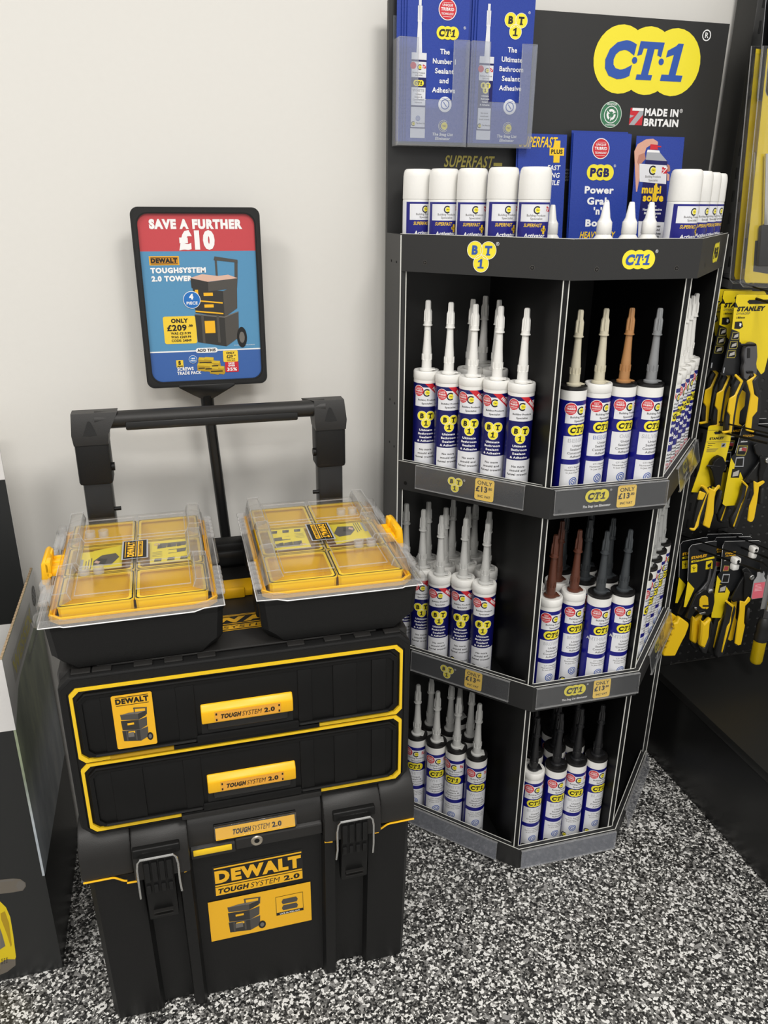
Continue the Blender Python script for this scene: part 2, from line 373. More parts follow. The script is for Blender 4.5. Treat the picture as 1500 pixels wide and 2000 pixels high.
# ------------------------------------------------------------------ tool tower: rolling chest
def smooth_arc(cy, cz, r, a0, a1, n=8, rz=None): return [(cy+r*math.cos(math.radians(a0+(a1-a0)*k/n)), cz+(rz or r)*math.sin(math.radians(a0+(a1-a0)*k/n))) for k in range(n+1)]
TC = .3705
chest = thing('rolling_tool_chest', 'large black tool chest on the floor, bottom of the stack, with tall pull handle', 'tool box', (TC, -.43, 0))
mb = MB()
plan = [(.108, -.22), (.09, -.24), (.0895, -.62), (.1, -.637), (.168, -.639), (.176, -.636), (.182, -.622), (.234, -.622), (.238, -.646), (.2555, -.646), (.2605, -.630),
        (.4855, -.630), (.4895, -.646), (.508, -.646), (.512, -.622), (.567, -.622), (.572, -.637), (.58, -.639), (.642, -.639), (.653, -.62), (.656, -.24), (.64, -.22)]
def sec(z, k, dy=0): return [(TC+(x-TC)*k, y+dy, z) for x, y in plan]
mb.loft([sec(0, .968, .006), sec(.004, .98, .003), sec(.2, .992, .001), sec(.3425, 1.0)], BLK)
mb.build('chest_body', chest, smooth_angle=.45)
mb = MB()
def lidp(yf, z0, r=.05, top=.4335): return [(-.222, z0), (yf, z0)]+smooth_arc(yf+r, top-r, r, 180, 95, 8)+[(-.225, top)]
mb.prism(lidp(-.643, .3455, .052), 'x', .083, .166, BLK2, .004, 2)
mb.prism(lidp(-.652, .334, .056), 'x', .166, .258, BLK2, .004, 2)
mb.prism(lidp(-.634, .352, .05), 'x', .256, .489, BLK2, .002, 1)
mb.prism(lidp(-.652, .338, .056), 'x', .488, .592, BLK2, .004, 2)
mb.prism(lidp(-.643, .3475, .052), 'x', .592, .657, BLK2, .004, 2)
mb.prism([(-.6, .346), (-.640, .346), (-.640, .366), (-.630, .372), (-.6, .372)], 'x', .259, .335, BLK2, .0015, 1)
mb.prism([(-.6, .350), (-.640, .350), (-.640, .372), (-.630, .378), (-.6, .378)], 'x', .335, .487, BLK2, .0015, 1)
lid = mb.build('lid', chest, smooth_angle=.5)
def seams(*segs):
    mb = MB()
    for x0, x1, z0, z1, y in segs: mb.tube([(x0+(x1-x0)*k/6, y, z0+(z1-z0)*(3*(k/6)**2-2*(k/6)**3)) for k in range(7)], .0017, YEL, 6)
    mb.build('yellow_seam', chest)
seams((.085, .13, .3437, .3437, -.6425), (.13, .153, .3437, .3315, -.6425), (.153, .172, .3315, .331, -.6475))
seams((.246, .2565, .332, .3375, -.6475)); seams((.489, .503, .3365, .3345, -.6475))
seams((.577, .588, .335, .336, -.6475), (.588, .61, .336, .3455, -.6425), (.61, .656, .3455, .346, -.6425))
for x0, x1, nm in ((.172, .2395, 'latch'), (.508, .5755, 'latch')):
    mb = MB(); xa, xb = x0+.0095, x1-.0095
    mb.prism([(-.61, .40), (-.652, .385), (-.658, .365), (-.656, .31), (-.648, .24), (-.632, .243), (-.63, .39)], 'x', xa, xb, BLK3, .002, 2)
    mb.prism([(-.6, .408), (-.6545, .402), (-.6565, .386), (-.63, .38)], 'x', x0-.004, x1+.004, BLK3, .002, 2)
    for k in range(4):
        w = (xb-xa)/4; mb.box(xa+k*w+.0015, xa+(k+1)*w-.0015, -.6605, -.65, .335, .376, BLK, .0015)
        mb.box(xa+k*w+.002, xa+(k+1)*w-.003, -.6595, -.65, .310, .326, BLK, .001)
    mb.box(xa+.008, xb-.008, -.657, -.645, .262, .264, BLK2); mb.box(xa+.008, xb-.008, -.655, -.645, .253, .2545, BLK2)
    la = mb.build(nm, chest)
    mb = MB(); pth = [(x0, -.655, .3)]+[(x0+.001, -.663, z) for z in (.33, .37)]+[(x0+.003, -.6635, .3845), (x0+.007, -.6635, .3895), (x1-.007, -.6635, .3895), (x1-.003, -.6635, .3845)]+[(x1-.001, -.663, z) for z in (.37, .33)]+[(x1, -.655, .3)]
    mb.tube(pth, .0022, CHR, 8); mb.build('wire_bail', la)
mb = MB(); mb.prism([(-.61, .376), (-.641, .3775), (-.632, .405), (-.61, .405)], 'x', .3005, .4415, BLK3, .001)
f = plane((.303, -.6415, .3795), (1, 0, 0), (0, .31, .95), (0, -.95, .31)); p = Print().rect(0, 0, .136, .0215, YPR, 1); tough(p, .028, .006, .0095, KPR, .085); p.emit(mb, f)
lp = mb.build('name_plate', chest)
mb = MB(); mb.box(.301, .4412, -.6455, -.6435, .3785, .4015, CLR, .0008, 1, M=Matrix.Translation((0, -.62, .39)) @ Matrix.Rotation(-.31, 4, 'X') @ Matrix.Translation((0, .62, -.39)))
mb.build('clear_cover', lp)
mb = MB(); M_ = Matrix.Translation((.3715, -.6395, .3625)) @ Matrix.Rotation(math.pi/2, 4, 'X')
mb.lathe([(.0045, 0), (.0045, .0015), (.009, .0025), (.0105, .001), (.0105, 0)], mat('brushed_ring', 'b9b0a0', .35, metal=.8), n=24, M=M_); mb.lathe([(.0045, 0), (.0045, .0019)], BLK3, n=18, M=M_)
mb.build('padlock_eyelet', chest)
mb = MB(); mb.box(.2635, .3285, -.642, -.638, .3545, .3655, YLN, .001); mb.build('yellow_tab', chest)
mb = MB(); p = Print(); KST = BLK3
p.rect(.292, .244, .451, .314, KPR, 0)
dewalt(p, .2945, .2735, .1545, .029, YPR); p.rect(.2945, .2455, .4495, .2645, YPR, 2); tough(p, .298, .2492, .0115, KPR, .147)
p.emit(mb, yplane(-.6303)); mb.build('logo_sticker', chest)
mb = MB(); p = Print(); p.rect(.279, .1385, .4635, .2335, YPR, 1); p.put(TOWER, .312, .147, .078, sx=.85, l=1); p.rect(.3985, .168, .449, .2135, KPR, 2); p.rect(.3993, .1748, .4482, .2127, YPR, 3); p.text('LOCK IN. ROLL OUT.', .4238, .1697, .0036, WPR, b=.03, l=5, fit=.038)
for q in (.179, .194): p.poly([(.411, q), (.437, q), (.439, q+.006), (.436, q+.012), (.412, q+.012), (.409, q+.006)], DK2, 5)
p.emit(mb, yplane(-.6303)); mb.build('picture_sticker', chest)
# telescopic pull handle
for x0, x1, s in ((.126, .176, 1), (.5625, .612, -1)):
    mb = MB()
    mb.box(x0, x1, -.268, -.232, .42, .92, BLKG, .006)
    a, b = (x0-.005, x1+.004) if s > 0 else (x0-.004, x1+.005)
    mb.box(a, b, -.274, -.226, .908, 1.0, BLK, .006)
    mb.loft([[(a, -.276, .985), (b, -.276, .985), (b, -.224, .985), (a, -.224, .985)], [(a-.002, -.276, 1.004), (b+.002, -.276, 1.004), (b+.002, -.224, 1.004), (a-.002, -.224, 1.004)], [(a+.0, -.262, 1.04), (b+.02*(s > 0), -.262, 1.04), (b+.02*(s > 0), -.232, 1.04), (a-.02*(s < 0), -.232, 1.04)]], BLK2)
    xm = (a+b)/2; mb.loft([[(xm-.012, -.2765, 1.003), (xm+.012, -.2765, 1.003), (xm, -.2765, 1.002)], [(xm-.002, -.270, 1.027), (xm+.002, -.270, 1.027), (xm, -.268, 1.027)]], BLK)
    e = x1+.003 if s > 0 else x0-.003
    mb.tube([(e-.004*s, -.262, .939), (e+.006*s, -.262, .939)], .008, BLK3, 12); mb.tube([(e-.004*s, -.262, .856), (e+.008*s, -.262, .856)], .0038, BLK3, 10)
    mb.build('handle_post', chest)
mb = MB(); mb.tube([(.16, -.25, 1.0245), (.2, -.25, 1.0235), (.54, -.25, 1.0235), (.58, -.25, 1.0245)], [.018, .0165, .0165, .018], BLK2, 20, sy=.95); mb.box(.212, .526, -.2685, -.26, 1.006, 1.022, BLKG, .003); mb.build('handle_grip', chest)

# ------------------------------------------------------------------ drawer unit
dr = thing('drawer_unit', 'black two-drawer tool case with yellow outlines in the middle of the stack', 'tool box', (TC, -.45, .437))
mb = MB()
def cham(x0, x1, z0, z1, c): return [(x0+c, z0), (x1-c, z0), (x1, z0+c), (x1, z1-c), (x1-c, z1), (x0+c, z1), (x0, z1-c), (x0, z0+c)]
mb.box(.0925, .6455, -.618, -.28, .437, .735, BLK2, .01)
mb.prism(cham(.094, .6445, .4345, .734, .017), 'y', -.637, -.6, BLK, .004)
mb.ring(cham(.099, .639, .4385, .7295, .0165), cham(.1055, .6335, .4405, .7185, .0125), 'y', -.6385, -.634, BLK)
mb.box(.15, .59, -.62, -.3, .734, .739, BLK2, .003)
for x in (.115, .145, .205, .25, .30, .44, .50, .55, .6): mb.box(x, x+.028, -.632, -.6, .7335, .7375, BLK2, .0015)
for x in (.152, .612): mb.box(x, x+.012, -.63, -.605, .734, .7352, BLK3)
for z0 in (.45, .6): mb.box(.6445, .6475, -.56, -.33, z0, z0+.11, BLK, .002); mb.box(.0905, .0935, -.56, -.33, z0, z0+.11, BLK, .002)
mb.build('case', dr, smooth_angle=.5)
mb = MB(); p = Print(); p.rect(-.125, -.001, .125, .052, YPR, 0); p.rect(-.123, .001, .123, .05, KPR, 1)
dewalt(p, -.118, .024, .236, .019, YPR); p.rect(-.12, .003, .12, .0165, YPR, 2); tough(p, -.115, .0055, .0085, KPR, .23)
p.emit(mb, plane((TC, -.565, .7394), (1, 0, 0), (0, 1, 0), (0, 0, 1))); mb.build('deck_label', dr)
mb = MB(); mb.box(.33, .412, -.45, -.40, .739, .752, YEL, .004); mb.box(.35, .392, -.455, -.445, .739, .758, YEL, .003); mb.build('deck_clip', dr)
mb = MB(); mb.box(.26, .48, -.325, -.285, .735, .79, BLK3, .008); mb.box(.30, .44, -.33, -.32, .745, .775, BLKG, .004); mb.build('carry_handle', dr)
for (z0, z1, lower) in ((.5805, .7145, False), (.444, .5765, True)):
    zc = (z0+z1)/2; mb = MB()
    mb.prism(cham(.118, .6205, z0+.0085, z1-.009, .012), 'y', -.6435, -.628, BLK3, .003)
    mb.ring(cham(.1205, .618, z0+.0115, z1-.012, .011), cham(.126, .6125, z0+.017, z1-.0165, .008), 'y', -.6455, -.642, BLK3)
    for xa, xb in ((.152, .2), (.262, .29), (.452, .475), (.51, .55), (.575, .6)): mb.box(xa, xb, -.6452, -.64, z0+.017, z1-.017, BLK3, .0012)
    mb.box(.288, .452, -.6468, -.640, z0+.008, z0+.022, BLK3, .002)
    for xa, xb in ((.135, .287), (.453, .605)): mb.box(xa, xb, -.6475, -.64, z0+.0118, z0+.0158, BLKG, .0015)
    mb.box(.2965, .4425, -.6442, -.63, z0+.023, z0+.05, mat('recess_shade_black', '0a0a0a', .6))  # flat black box stands in for the shaded hollow under the handle
    drw = mb.build('drawer', dr, smooth_angle=.5)
    mb = MB(); out = cham(.1090, .6295, z0, z1, .0095); inn = cham(.1138, .6248, z0+.0055, z1-.0042, .0100); mb.ring(out, inn, 'y', -.6410, -.634, YLN)
    mb.build('yellow_outline', drw)
    mb = MB(); mb.box(.2515, .4865, -.6425, -.633, z0-.0006, z0+.0066, BLK3, .001)
    if lower: mb.box(.2515, .4865, -.645, -.633, z0-.006, z0+.004, BLK2, .002)
    else: mb.box(.155, .2515, -.6425, -.634, z0-.0002, z0+.0062, mat('yellow_rough', 'c79a16', .5), .001)
    mb.build('lip', drw)
    hz = z0+.0465
    mb = MB(); mb.prism([(-.64, hz-.002), (-.6535, hz), (-.6535, hz+.0225), (-.645, hz+.0315), (-.635, hz+.0315)], 'x', .2975, .4425, YEL, .0022, 2)
    mb.prism([(-.635, hz-.02), (-.648, hz-.016), (-.652, hz), (-.635, hz+.004)], 'x', .306, .434, BLKG, .002)
    h = mb.build('drawer_handle', drw)
    mb = MB(); p = Print(); p.rect(.318, hz+.0025, .4225, hz+.021, mat('amber_label', 'e9a63a', .3), 1); tough(p, .327, hz+.0072, .0085, KPR, .086)
    for xa in (.3195, .4185): p.rect(xa, hz+.004, xa+.0025, hz+.008, KPR, 2); p.rect(xa, hz+.0145, xa+.0025, hz+.0185, KPR, 2)
    p.emit(mb, yplane(-.6538)); mb.build('label_insert', h)
    if not lower:
        mb = MB(); p = Print(); p.rrect(.168, .6, .2275, .6975, .003, YPR, 1); p.text('DEWALT', .198, .6815, .0098, KPR, b=.06, fit=.049); p.rect(.174, .6925, .222, .6937, KPR, 2); p.rect(.174, .6783, .222, .6793, KPR, 2); p.put(TOWER, .178, .610, .062, sx=.72, l=1)
        p.emit(mb, yplane(-.6455)); mb.build('picture_sticker', drw)

# ------------------------------------------------------------------ two organisers with clear lids
def organiser(name, label, loc, rz):
    t = thing(name, label, 'tool organiser', loc, 'half width organisers with clear lids on top of the stack'); WL[t.name] = Vector((0, 0, 0))
    mb = MB()
    def oct_(hx, hy, c, z, dx=0): return [(-hx+c+dx, -hy, z), (hx-c+dx, -hy, z), (hx+dx, -hy+c, z), (hx+dx, hy-c, z), (hx-c+dx, hy, z), (-hx+c+dx, hy, z), (-hx+dx, hy-c, z), (-hx+dx, -hy+c, z)]
    mb.loft([oct_(.095, .16, .02, .002), oct_(.115, .17, .024, .003), oct_(.123, .1755, .02, .018), oct_(.125, .177, .01, .028), oct_(.128, .179, .008, .08), oct_(.124, .175, .008, .08), oct_(.119, .171, .02, .03), oct_(.112, .165, .03, .008)], BLK)
    mb.ring([q[:2] for q in oct_(.1295, .18, .01, 0)], [q[:2] for q in oct_(.124, .175, .008, 0)], 'z', .074, .081, BLK3)
    for sx in (-1, 1): mb.box(sx*.123-.006, sx*.123+.006, -.12, -.06, .02, .07, BLK, .004); mb.box(sx*.123-.006, sx*.123+.006, .06, .12, .02, .07, BLK, .004)
    mb.build('tub', t, smooth_angle=.4)
    mb = MB(); o = oct_(.121, .1735, .014, 0); i = oct_(.114, .1665, .012, 0); mb.ring([q[:2] for q in o], [q[:2] for q in i], 'z', .0805, .0875, YEL)
    mb.tube([(a, b, .0885) for a, b, c in oct_(.1195, .172, .014, 0)], .0028, YEL, 8, closed=True); mb.build('seal_rim', t)
    for x0, x1 in ((-.1085, -.0015), (.0015, .1085)):
        for y0, y1 in ((-.16, -.058), (-.055, .055), (.058, .16)):
            mb = MB(); w = .0022; h0, h1 = .012, .102
            mb.box(x0+.004, x1-.004, y0+.004, y1-.004, h0, h0+.002, YELB)
            sh = .0035
            rg = lambda e: [(x0+e, y0+e+.004), (x0+e+.004, y0+e), (x1-e-.004, y0+e), (x1-e, y0+e+.004), (x1-e, y1-e-.004), (x1-e-.004, y1-e), (x0+e+.004, y1-e), (x0+e, y1-e-.004)]
            mb.loft([[(a, b, h0) for a, b in rg(sh)], [(a, b, h1) for a, b in rg(0)], [(a, b, h1) for a, b in rg(w)], [(a, b, h0+.002) for a, b in rg(sh+w)]], YELB, cap=False)
            mb.ring(rg(-.0008), rg(.0062), 'z', h1-.003, h1, YELB)
            mb.build('bin', t)
    mb = MB(); L = CLR
    fo = [(-.135, -.1825), (-.105, -.1825), (-.1, -.186), (.085, -.186), (.1, -.178), (.131, -.176), (.131, .176), (.1, .178), (.085, .186), (-.1, .186), (-.105, .1825), (-.135, .1825)]
    fi = [(x*.905, y*.905) for x, y in fo]
    mb.ring(fo, fi, 'z', .0905, .0925, L); mb.ring(fo, [(x*.985, y*.985) for x, y in fo], 'z', .0815, .0925, CLE)
    mb.loft([oct_(.119, .17, .016, .0925), oct_(.1172, .1675, .0155, .1095), oct_(.1145, .1635, .014, .1125)], L, cap=False)
    mb.box(-.11, .11, -.158, .158, .1105, .1125, L)
    for y0, y1 in ((-.165, -.062), (-.052, .052), (.062, .165)):
        for sx in (-1, 1):
            if y0 == -.052: mb.prism([(sx*.083, .112), (sx*.112, .112), (sx*.107, .1215), (sx*.088, .1215)], 'y', y0, y1, CLR2, .002)
            else: mb.prism([(sx*.087, .112), (sx*.118, .098), (sx*.112, .124), (sx*.092, .126)], 'y', y0, y1, CLR2, .003)
    for y0, y1 in ((-.165, -.062), (-.052, .052), (.062, .165)):
        for sx in (-1, 1):
            xa, xb, zz = (.088, .107, .1218) if y0 == -.052 else (.092, .112, .1258)
            mb.tube([(sx*xa, y0+.001, zz), (sx*xb, y0+.001, zz-.001), (sx*xb, y1-.001, zz-.001), (sx*xa, y1-.001, zz)], .0009, CLE, 6, closed=True)
            mb.tube([(sx*(xa-.005), y0+.001, .113), (sx*xa, y0+.001, zz)], .0009, CLE, 6); mb.tube([(sx*(xa-.005), y1-.001, .113), (sx*xa, y1-.001, zz)], .0009, CLE, 6)
    mb.tube([(a, b, .0818) for a, b in fo], .0009, WPR, 6, closed=True)  # white tube paints the bright glint along the lid's lower edge
    for x0, x1 in ((-.084, -.004), (.004, .084)):
        for y0, y1 in ((-.15, -.063), (-.05, .05), (.063, .15)):
            mb.tube([(x0, y0, .1128), (x1, y0, .1128), (x1, y1, .1128), (x0, y1, .1128)], .0011, CLE, 6, closed=True)
    for y in (-.075, .075):
        for dx in (0, .024): mb.lathe([(.0085, .112), (.0085, .1225), (.0065, .1225), (.0065, .1125)], CLE, (-.075+dx*.9, y), 20)
    for k in range(6):
        for sg in (-1, 1): mb.box(.12, .1345, sg*(.07+k*.017)-.005, sg*(.07+k*.017)+.005, .0915, .0995, CLE, .003)
    mb.box(.118, .134, -.05, .05, .092, .102, L, .004)
    for sg in (-1, 1):
        mb.box(-.139, -.119, sg*.105-.03, sg*.105+.03, .0915, .101, CLE, .004); mb.box(-.145, -.128, sg*.06-.012, sg*.06+.012, .084, .0985, CLE, .003)
        mb.box(-.142, -.118, sg*.168-.015, sg*.168+.015, .082, .0975, L, .005)
        mb.box(-.137, -.122, sg*.15-.012, sg*.15+.012, .092, .107, L, .004)
    lid = mb.build('clear_lid', t, smooth_angle=.6)
    mb = MB(); p = Print(); p.rect(-.021, -.0385, .021, .0385, GPR2, 0); p.rect(-.0185, -.036, .0185, .036, KPR, 1)
    q = Print(); q.text('DEWALT', 0, .0008, .0115, YPR, b=.06, fit=.062); q.rect(-.032, .0145, .032, .0157, YPR, 3); q.rect(-.032, -.0022, .032, -.001, YPR, 3); q.rect(-.032, -.0125, .032, -.0045, YPR, 2); q.text('TOUGHSYSTEM 2.0', 0, -.0108, .0045, KPR, b=.03, sh=.2, fit=.058, l=4)
    p.put(q, 0, 0, rot=math.pi/2, l=1); p.emit(mb, plane((0, 0, .1132), (1, 0, 0), (0, 1, 0), (0, 0, 1))); mb.build('brand_badge', lid)
    for x0, x1, kind in ((-.088, -.021, 0), (.023, .088, 1)):
        mb = MB(); CY_ = mat('card_yellow', 'f2dc28', .45, var=.02); p = Print(); p.poly([(x0, -.046), (x1, -.046), (x1, .044), (x0+(.02 if kind == 0 else 0), .044 if kind else .03)], CY_, 1)
        if kind == 0:
            p.poly([(x0+.022, -.03), (x0+.05, -.034), (x0+.062, -.005), (x0+.056, .012), (x0+.034, .008), (x0+.022, -.012)], GPR, 2); p.poly([(x0+.026, -.026), (x0+.04, -.028), (x0+.044, -.01), (x0+.03, -.004)], DK, 3); p.poly([(x0+.023, -.02), (x0+.03, -.026), (x0+.033, -.018), (x0+.026, -.012)], PINKL, 4)
            p.rect(x0+.001, -.044, x0+.006, -.002, GPR2, 2)
            for k in range(3): p.rect(x0+.010+k*.004, -.044, x0+.0115+k*.004, -.01+k*.005, GPR, 2)
        else:
            for k in range(3): p.poly([(x0+.012+k*.016, .012+k*.002), (x0+.027+k*.016, .014+k*.002), (x0+.03+k*.016, .034), (x0+.014+k*.016, .034)], GPR, 2); p.poly([(x0+.013+k*.016, .014), (x0+.02+k*.016, .016), (x0+.019+k*.016, .028), (x0+.013+k*.016, .028)], DK, 3)
            p.arc(x0+.012, .03, .003, .005, 0, 360, PINKL, 4, 12)
            p.poly([(x0+.03, -.012), (x0+.058, -.008), (x0+.06, .006), (x0+.03, .004)], GPR, 2); p.rect(x0+.03, -.01, x0+.044, .0015, CY_, 3)
            for k in range(3): p.poly([(x0+.006+k*.021, -.04), (x0+.018+k*.021, -.04), (x0+.019+k*.021, -.028), (x0+.008+k*.021, -.028)], GPR, 2); p.poly([(x0+.007+k*.021, -.038), (x0+.013+k*.021, -.038), (x0+.013+k*.021, -.03), (x0+.008+k*.021, -.03)], DK, 3)
            for k in range(4): p.rect(x0+.004, -.02+k*.006, x0+.02, -.0188+k*.006, GPR, 2)
        mb.box(x0, x1, -.046, .028, .1035, .1042, CY_); p.emit(mb, plane((0, 0, .1043), (1, 0, 0), (0, 1, 0), (0, 0, 1))); mb.build('info_card', t)
    mb = MB(); mb.prism([(-.154, .082), (-.146, .078), (-.139, .09), (-.1385, .116), (-.144, .123), (-.151, .118)], 'y', -.033, .033, YEL, .003); mb.box(-.1475, -.136, -.033, -.012, .1, .121, YEL, .003)
    for y in (-.02, 0, .02): mb.box(-.139, -.116, y-.004, y+.004, .098, .108, YEL, .002)
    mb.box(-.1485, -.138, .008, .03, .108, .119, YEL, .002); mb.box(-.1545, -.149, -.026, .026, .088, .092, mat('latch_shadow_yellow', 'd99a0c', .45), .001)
    mb.tube([(-.14, -.033, .098), (-.14, .033, .098)], .0035, YEL, 8)
    mb.box(-.141, -.117, -.03, .03, .0925, .106, YEL, .004); mb.v = [(a+.008, b, c-.001) for a, b, c in mb.v]
    mb.build('latch', t)
    t.rotation_euler.z = rz
    return t
organiser('half_width_organiser', 'left clear-lidded organiser of yellow bins, its yellow latch on the left side', (.2155, -.452, .738), math.radians(.4))
organiser('half_width_organiser', 'right clear-lidded organiser of yellow bins, its yellow latch beside the sealant stand', (.5295, -.452, .738), math.pi+math.radians(-.6))

# ------------------------------------------------------------------ sign on a pole
SY = -.17
sign = thing('poster_stand', 'black framed offer poster on a thin pole behind the tool stack', 'sign', (.39, SY, 0))
def rr(x0, x1, z0, z1, r, n=6):
    o = []
    for cx, cz, a in ((x1-r, z0+r, -90), (x1-r, z1-r, 0), (x0+r, z1-r, 90), (x0+r, z0+r, 180)):
        for k in range(n+1): t = math.radians(a+90*k/n); o.append((cx+r*math.cos(t), cz+r*math.sin(t)))
    return o
sx0, sx1, sz0, sz1 = .2545, .4818, 1.0605, 1.3835
ix0, ix1, iz0, iz1 = .2655, .4715, 1.0715, 1.3725
mb = MB(); mb.ring(rr(sx0, sx1, sz0, sz1, .014), rr(ix0, ix1, iz0, iz1, .019), 'y', SY-.006, SY+.004, BLKG)
mb.ring(rr(sx0+.0035, sx1-.0035, sz0+.0035, sz1-.0035, .012), rr(ix0-.002, ix1+.002, iz0-.002, iz1+.002, .02), 'y', SY-.0085, SY-.004, BLKG)
mb.prism(rr(ix0-.004, ix1+.004, iz0-.004, iz1+.004, .012), 'y', SY+.001, SY+.0035, BLK3)
mb.build('frame', sign)
mb = MB(); mb.prism([(.338, sz0-.0165), (.352, sz0-.024), (.376, sz0-.024), (.39, sz0-.0165), (.418, sz0-.001), (.418, sz0+.004), (.312, sz0+.004), (.312, sz0-.001)], 'y', SY-.01, SY+.008, BLKG, .0015)
mb.tube([(.3635, SY, sz0-.02), (.3645, SY, sz0-.06)], .0125, BLK3, 14)
mb.build('bracket', sign)
mb = MB(); mb.tube([(.3645, SY, sz0-.04), (.3905, SY-.005, .55), (.405, SY+.004, .012)], .0108, BLKG, 14); mb.build('pole', sign)
mb = MB(); mb.lathe([(.045, 0), (.045, .006), (.038, .012), (.015, .016), (.012, .03)], BLK3, (.405, SY+.004), 28); mb.build('base', sign)
mb = MB(); p = Print()
def PR(cx, cy):
    xl = 128+(cy-130)*.103 if cy < 200 else 130+(cy-165)*.1035; xr = 1318+(cy-200)*.0465
    return ix0+(cx-xl)/(xr-xl)*(ix1-ix0), iz1-(cy-130)/(1830-130)*(iz1-iz0)
CB = mat('poster_blue', '5590b8', .3, var=.02); CB2 = mat('poster_deep_blue', '3a62a6', .3, var=.02); CR = mat('poster_red', 'c4474d', .3, var=.02); CBB = mat('poster_badge_blue', '2470bd', .3, var=.02); CYB = mat('poster_yellow', 'f2ce3c', .3, var=.02)
zr = PR(700, 492)[1]; zw = PR(700, 1512)[1]
top = [q for q in rr(ix0, ix1, zr, iz1, .019) if q[1] > (zr+iz1)/2]; p.poly([(ix1, zr)]+top+[(ix0, zr)], CR, 1)
p.rect(ix0, zw, ix1, zr, CB, 1)
bot = [q for q in rr(ix0, ix1, iz0, zw, .019) if q[1] < (zw+iz0)/2]; p.poly([(ix0, zw)]+bot[len(bot)//2:]+bot[:len(bot)//2]+[(ix1, zw)], CB2, 1)
p.rect(ix0, zw-.0012, ix1, zw+.0012, WPR, 2)
def PT(t, cx, cy, h, m, b=.05, al='c', fit=None, l=3):
    a, c = PR(cx, cy); p.text(t, a, c, h, m, al=al, b=b, fit=fit, l=l)
PT('SAVE A FURTHER', 725, 278, .0170, WPR, .07, fit=.163); PT('£10', 745, 478, .0335, WPR, .08, fit=.064)
a, c = PR(258, 628); p.rect(a, c, a+.0525, c+.0158, YPR, 2); p.rect(a+.0015, c+.0013, a+.051, c+.0145, mat('amber_print', 'c98a26', .4), 3); p.text('DEWALT', a+.0263, c+.004, .0085, KPR, b=.07, fit=.047, l=4); p.rect(a+.003, c+.0022, a+.0495, c+.003, KPR, 4); p.rect(a+.003, c+.0132, a+.0495, c+.0138, KPR, 4)
PT('TOUGHSYSTEM', 272, 706, .0098, WPR, .06, 'l', .099); PT('2.0 TOWER', 282, 788, .0098, WPR, .06, 'l', .072)
a, c = PR(735, 1475); p.put(TOWERC, a, c, .163, sx=.58, l=2)
a, c = PR(678, 978); p.circ(a, c, .0158, WPR, 6, 32); p.circ(a, c, .0148, CBB, 7, 32); p.text('4', a, c+.0008, .0103, WPR, b=.07, l=8); p.text('PIECE', a, c-.0085, .0056, WPR, b=.035, l=8, fit=.0205)
a, c = PR(415, 1430); p.rrect(a, c, a+.0595, c+.0508, .004, CYB, 2)
m_ = a+.0297
p.text('ONLY', m_, c+.0388, .0078, KPR, b=.05, l=4, fit=.0305); p.text('£209', m_-.0055, c+.0242, .0112, KPR, b=.035, l=4, fit=.0365); p.text('.99', m_+.0195, c+.0305, .0048, KPR, b=.05, l=4)
for k, t in enumerate(('WAS £219.99', 'WAS £269.99', 'CODE: 24849')): p.text(t, m_+.001, c+.0172-k*.0067, .0046, KPR, b=.03, l=4, fit=.0365)
a, c = PR(830, 1508); p.rrect(a-.0205, c-.0048, a+.0205, c+.0045, .0044, WPR, 3); p.text('ADD THIS', a, c-.0028, .0057, KPR, b=.05, l=4, fit=.034)
a, c = PR(1215, 1470); p.text('T&Cs AND PRICES VALID WHILE STOCKS LAST', a, c, .0014, WPR, b=.01, l=3, fit=.04)
a, c = PR(555, 1680); p.rect(a-.0045, c, a+.0085, c+.0135, CYB, 2); p.text('S', a+.002, c+.0045, .0075, KPR, b=.07, l=3); p.rect(a-.003, c+.001, a+.0072, c+.003, KPR, 3)
PT('SCREWS', 540, 1718, .0066, WPR, .04, 'l', .0305); PT('TRADE PACK', 540, 1762, .0062, WPR, .04, 'l', .0445)
BXY = mat('box_yellow', 'd6b62c', .5); BXS = mat('box_yellow_side', 'b5931f', .5)
for cx, cy, w in ((790, 1640, 1), (850, 1640, 1), (915, 1680, 1), (960, 1740, 1), (780, 1700, 1), (850, 1710, 1), (905, 1740, 1)):
    a, c = PR(cx, cy); p.poly([(a-.008, c-.004), (a+.008, c-.007), (a+.008, c+.004), (a-.008, c+.006)], BXS, 2); p.poly([(a-.008, c+.006), (a+.008, c+.004), (a+.010, c+.009), (a-.006, c+.0105)], BXY, 2); p.poly([(a+.008, c-.007), (a+.011, c-.003), (a+.010, c+.009), (a+.008, c+.004)], BXS, 2)
    p.rect(a-.006, c-.001, a+.006, c+.001, KPR, 3)
a, c = PR(692, 1600); p.circ(a, c, .0076, WPR, 5); p.circ(a, c, .007, CBB, 6); p.text('1800', a, c+.0003, .003, WPR, b=.05, l=7); p.text('PIECE', a, c-.0038, .0027, WPR, b=.05, l=7)
a, c = PR(1078, 1640); p.rrect(a-.0145, c-.0005, a+.0137, c+.0212, .002, CYB, 2); p.text('ONLY', a-.0005, c+.0145, .0042, KPR, b=.05, l=3); p.text('£29', a-.002, c+.0073, .0056, KPR, b=.035, l=3); p.text('.49', a+.0075, c+.0105, .0024, KPR, b=.05, l=3)
for k in range(2): p.text('WAS £44.98' if k == 0 else 'CODE: 48732', a, c+.0042-k*.003, .0019, KPR, b=.03, l=3, fit=.016)
p.rrect(a-.0118, c-.0205, a+.0137, c-.0005, .002, RPR, 2); p.text('SAVE', a+.0005, c-.0052, .0037, WPR, b=.06, l=3); p.text('OVER', a+.0005, c-.0099, .0037, WPR, b=.06, l=3); p.text('35%', a+.001, c-.0182, .0066, WPR, b=.035, l=3, fit=.0195)
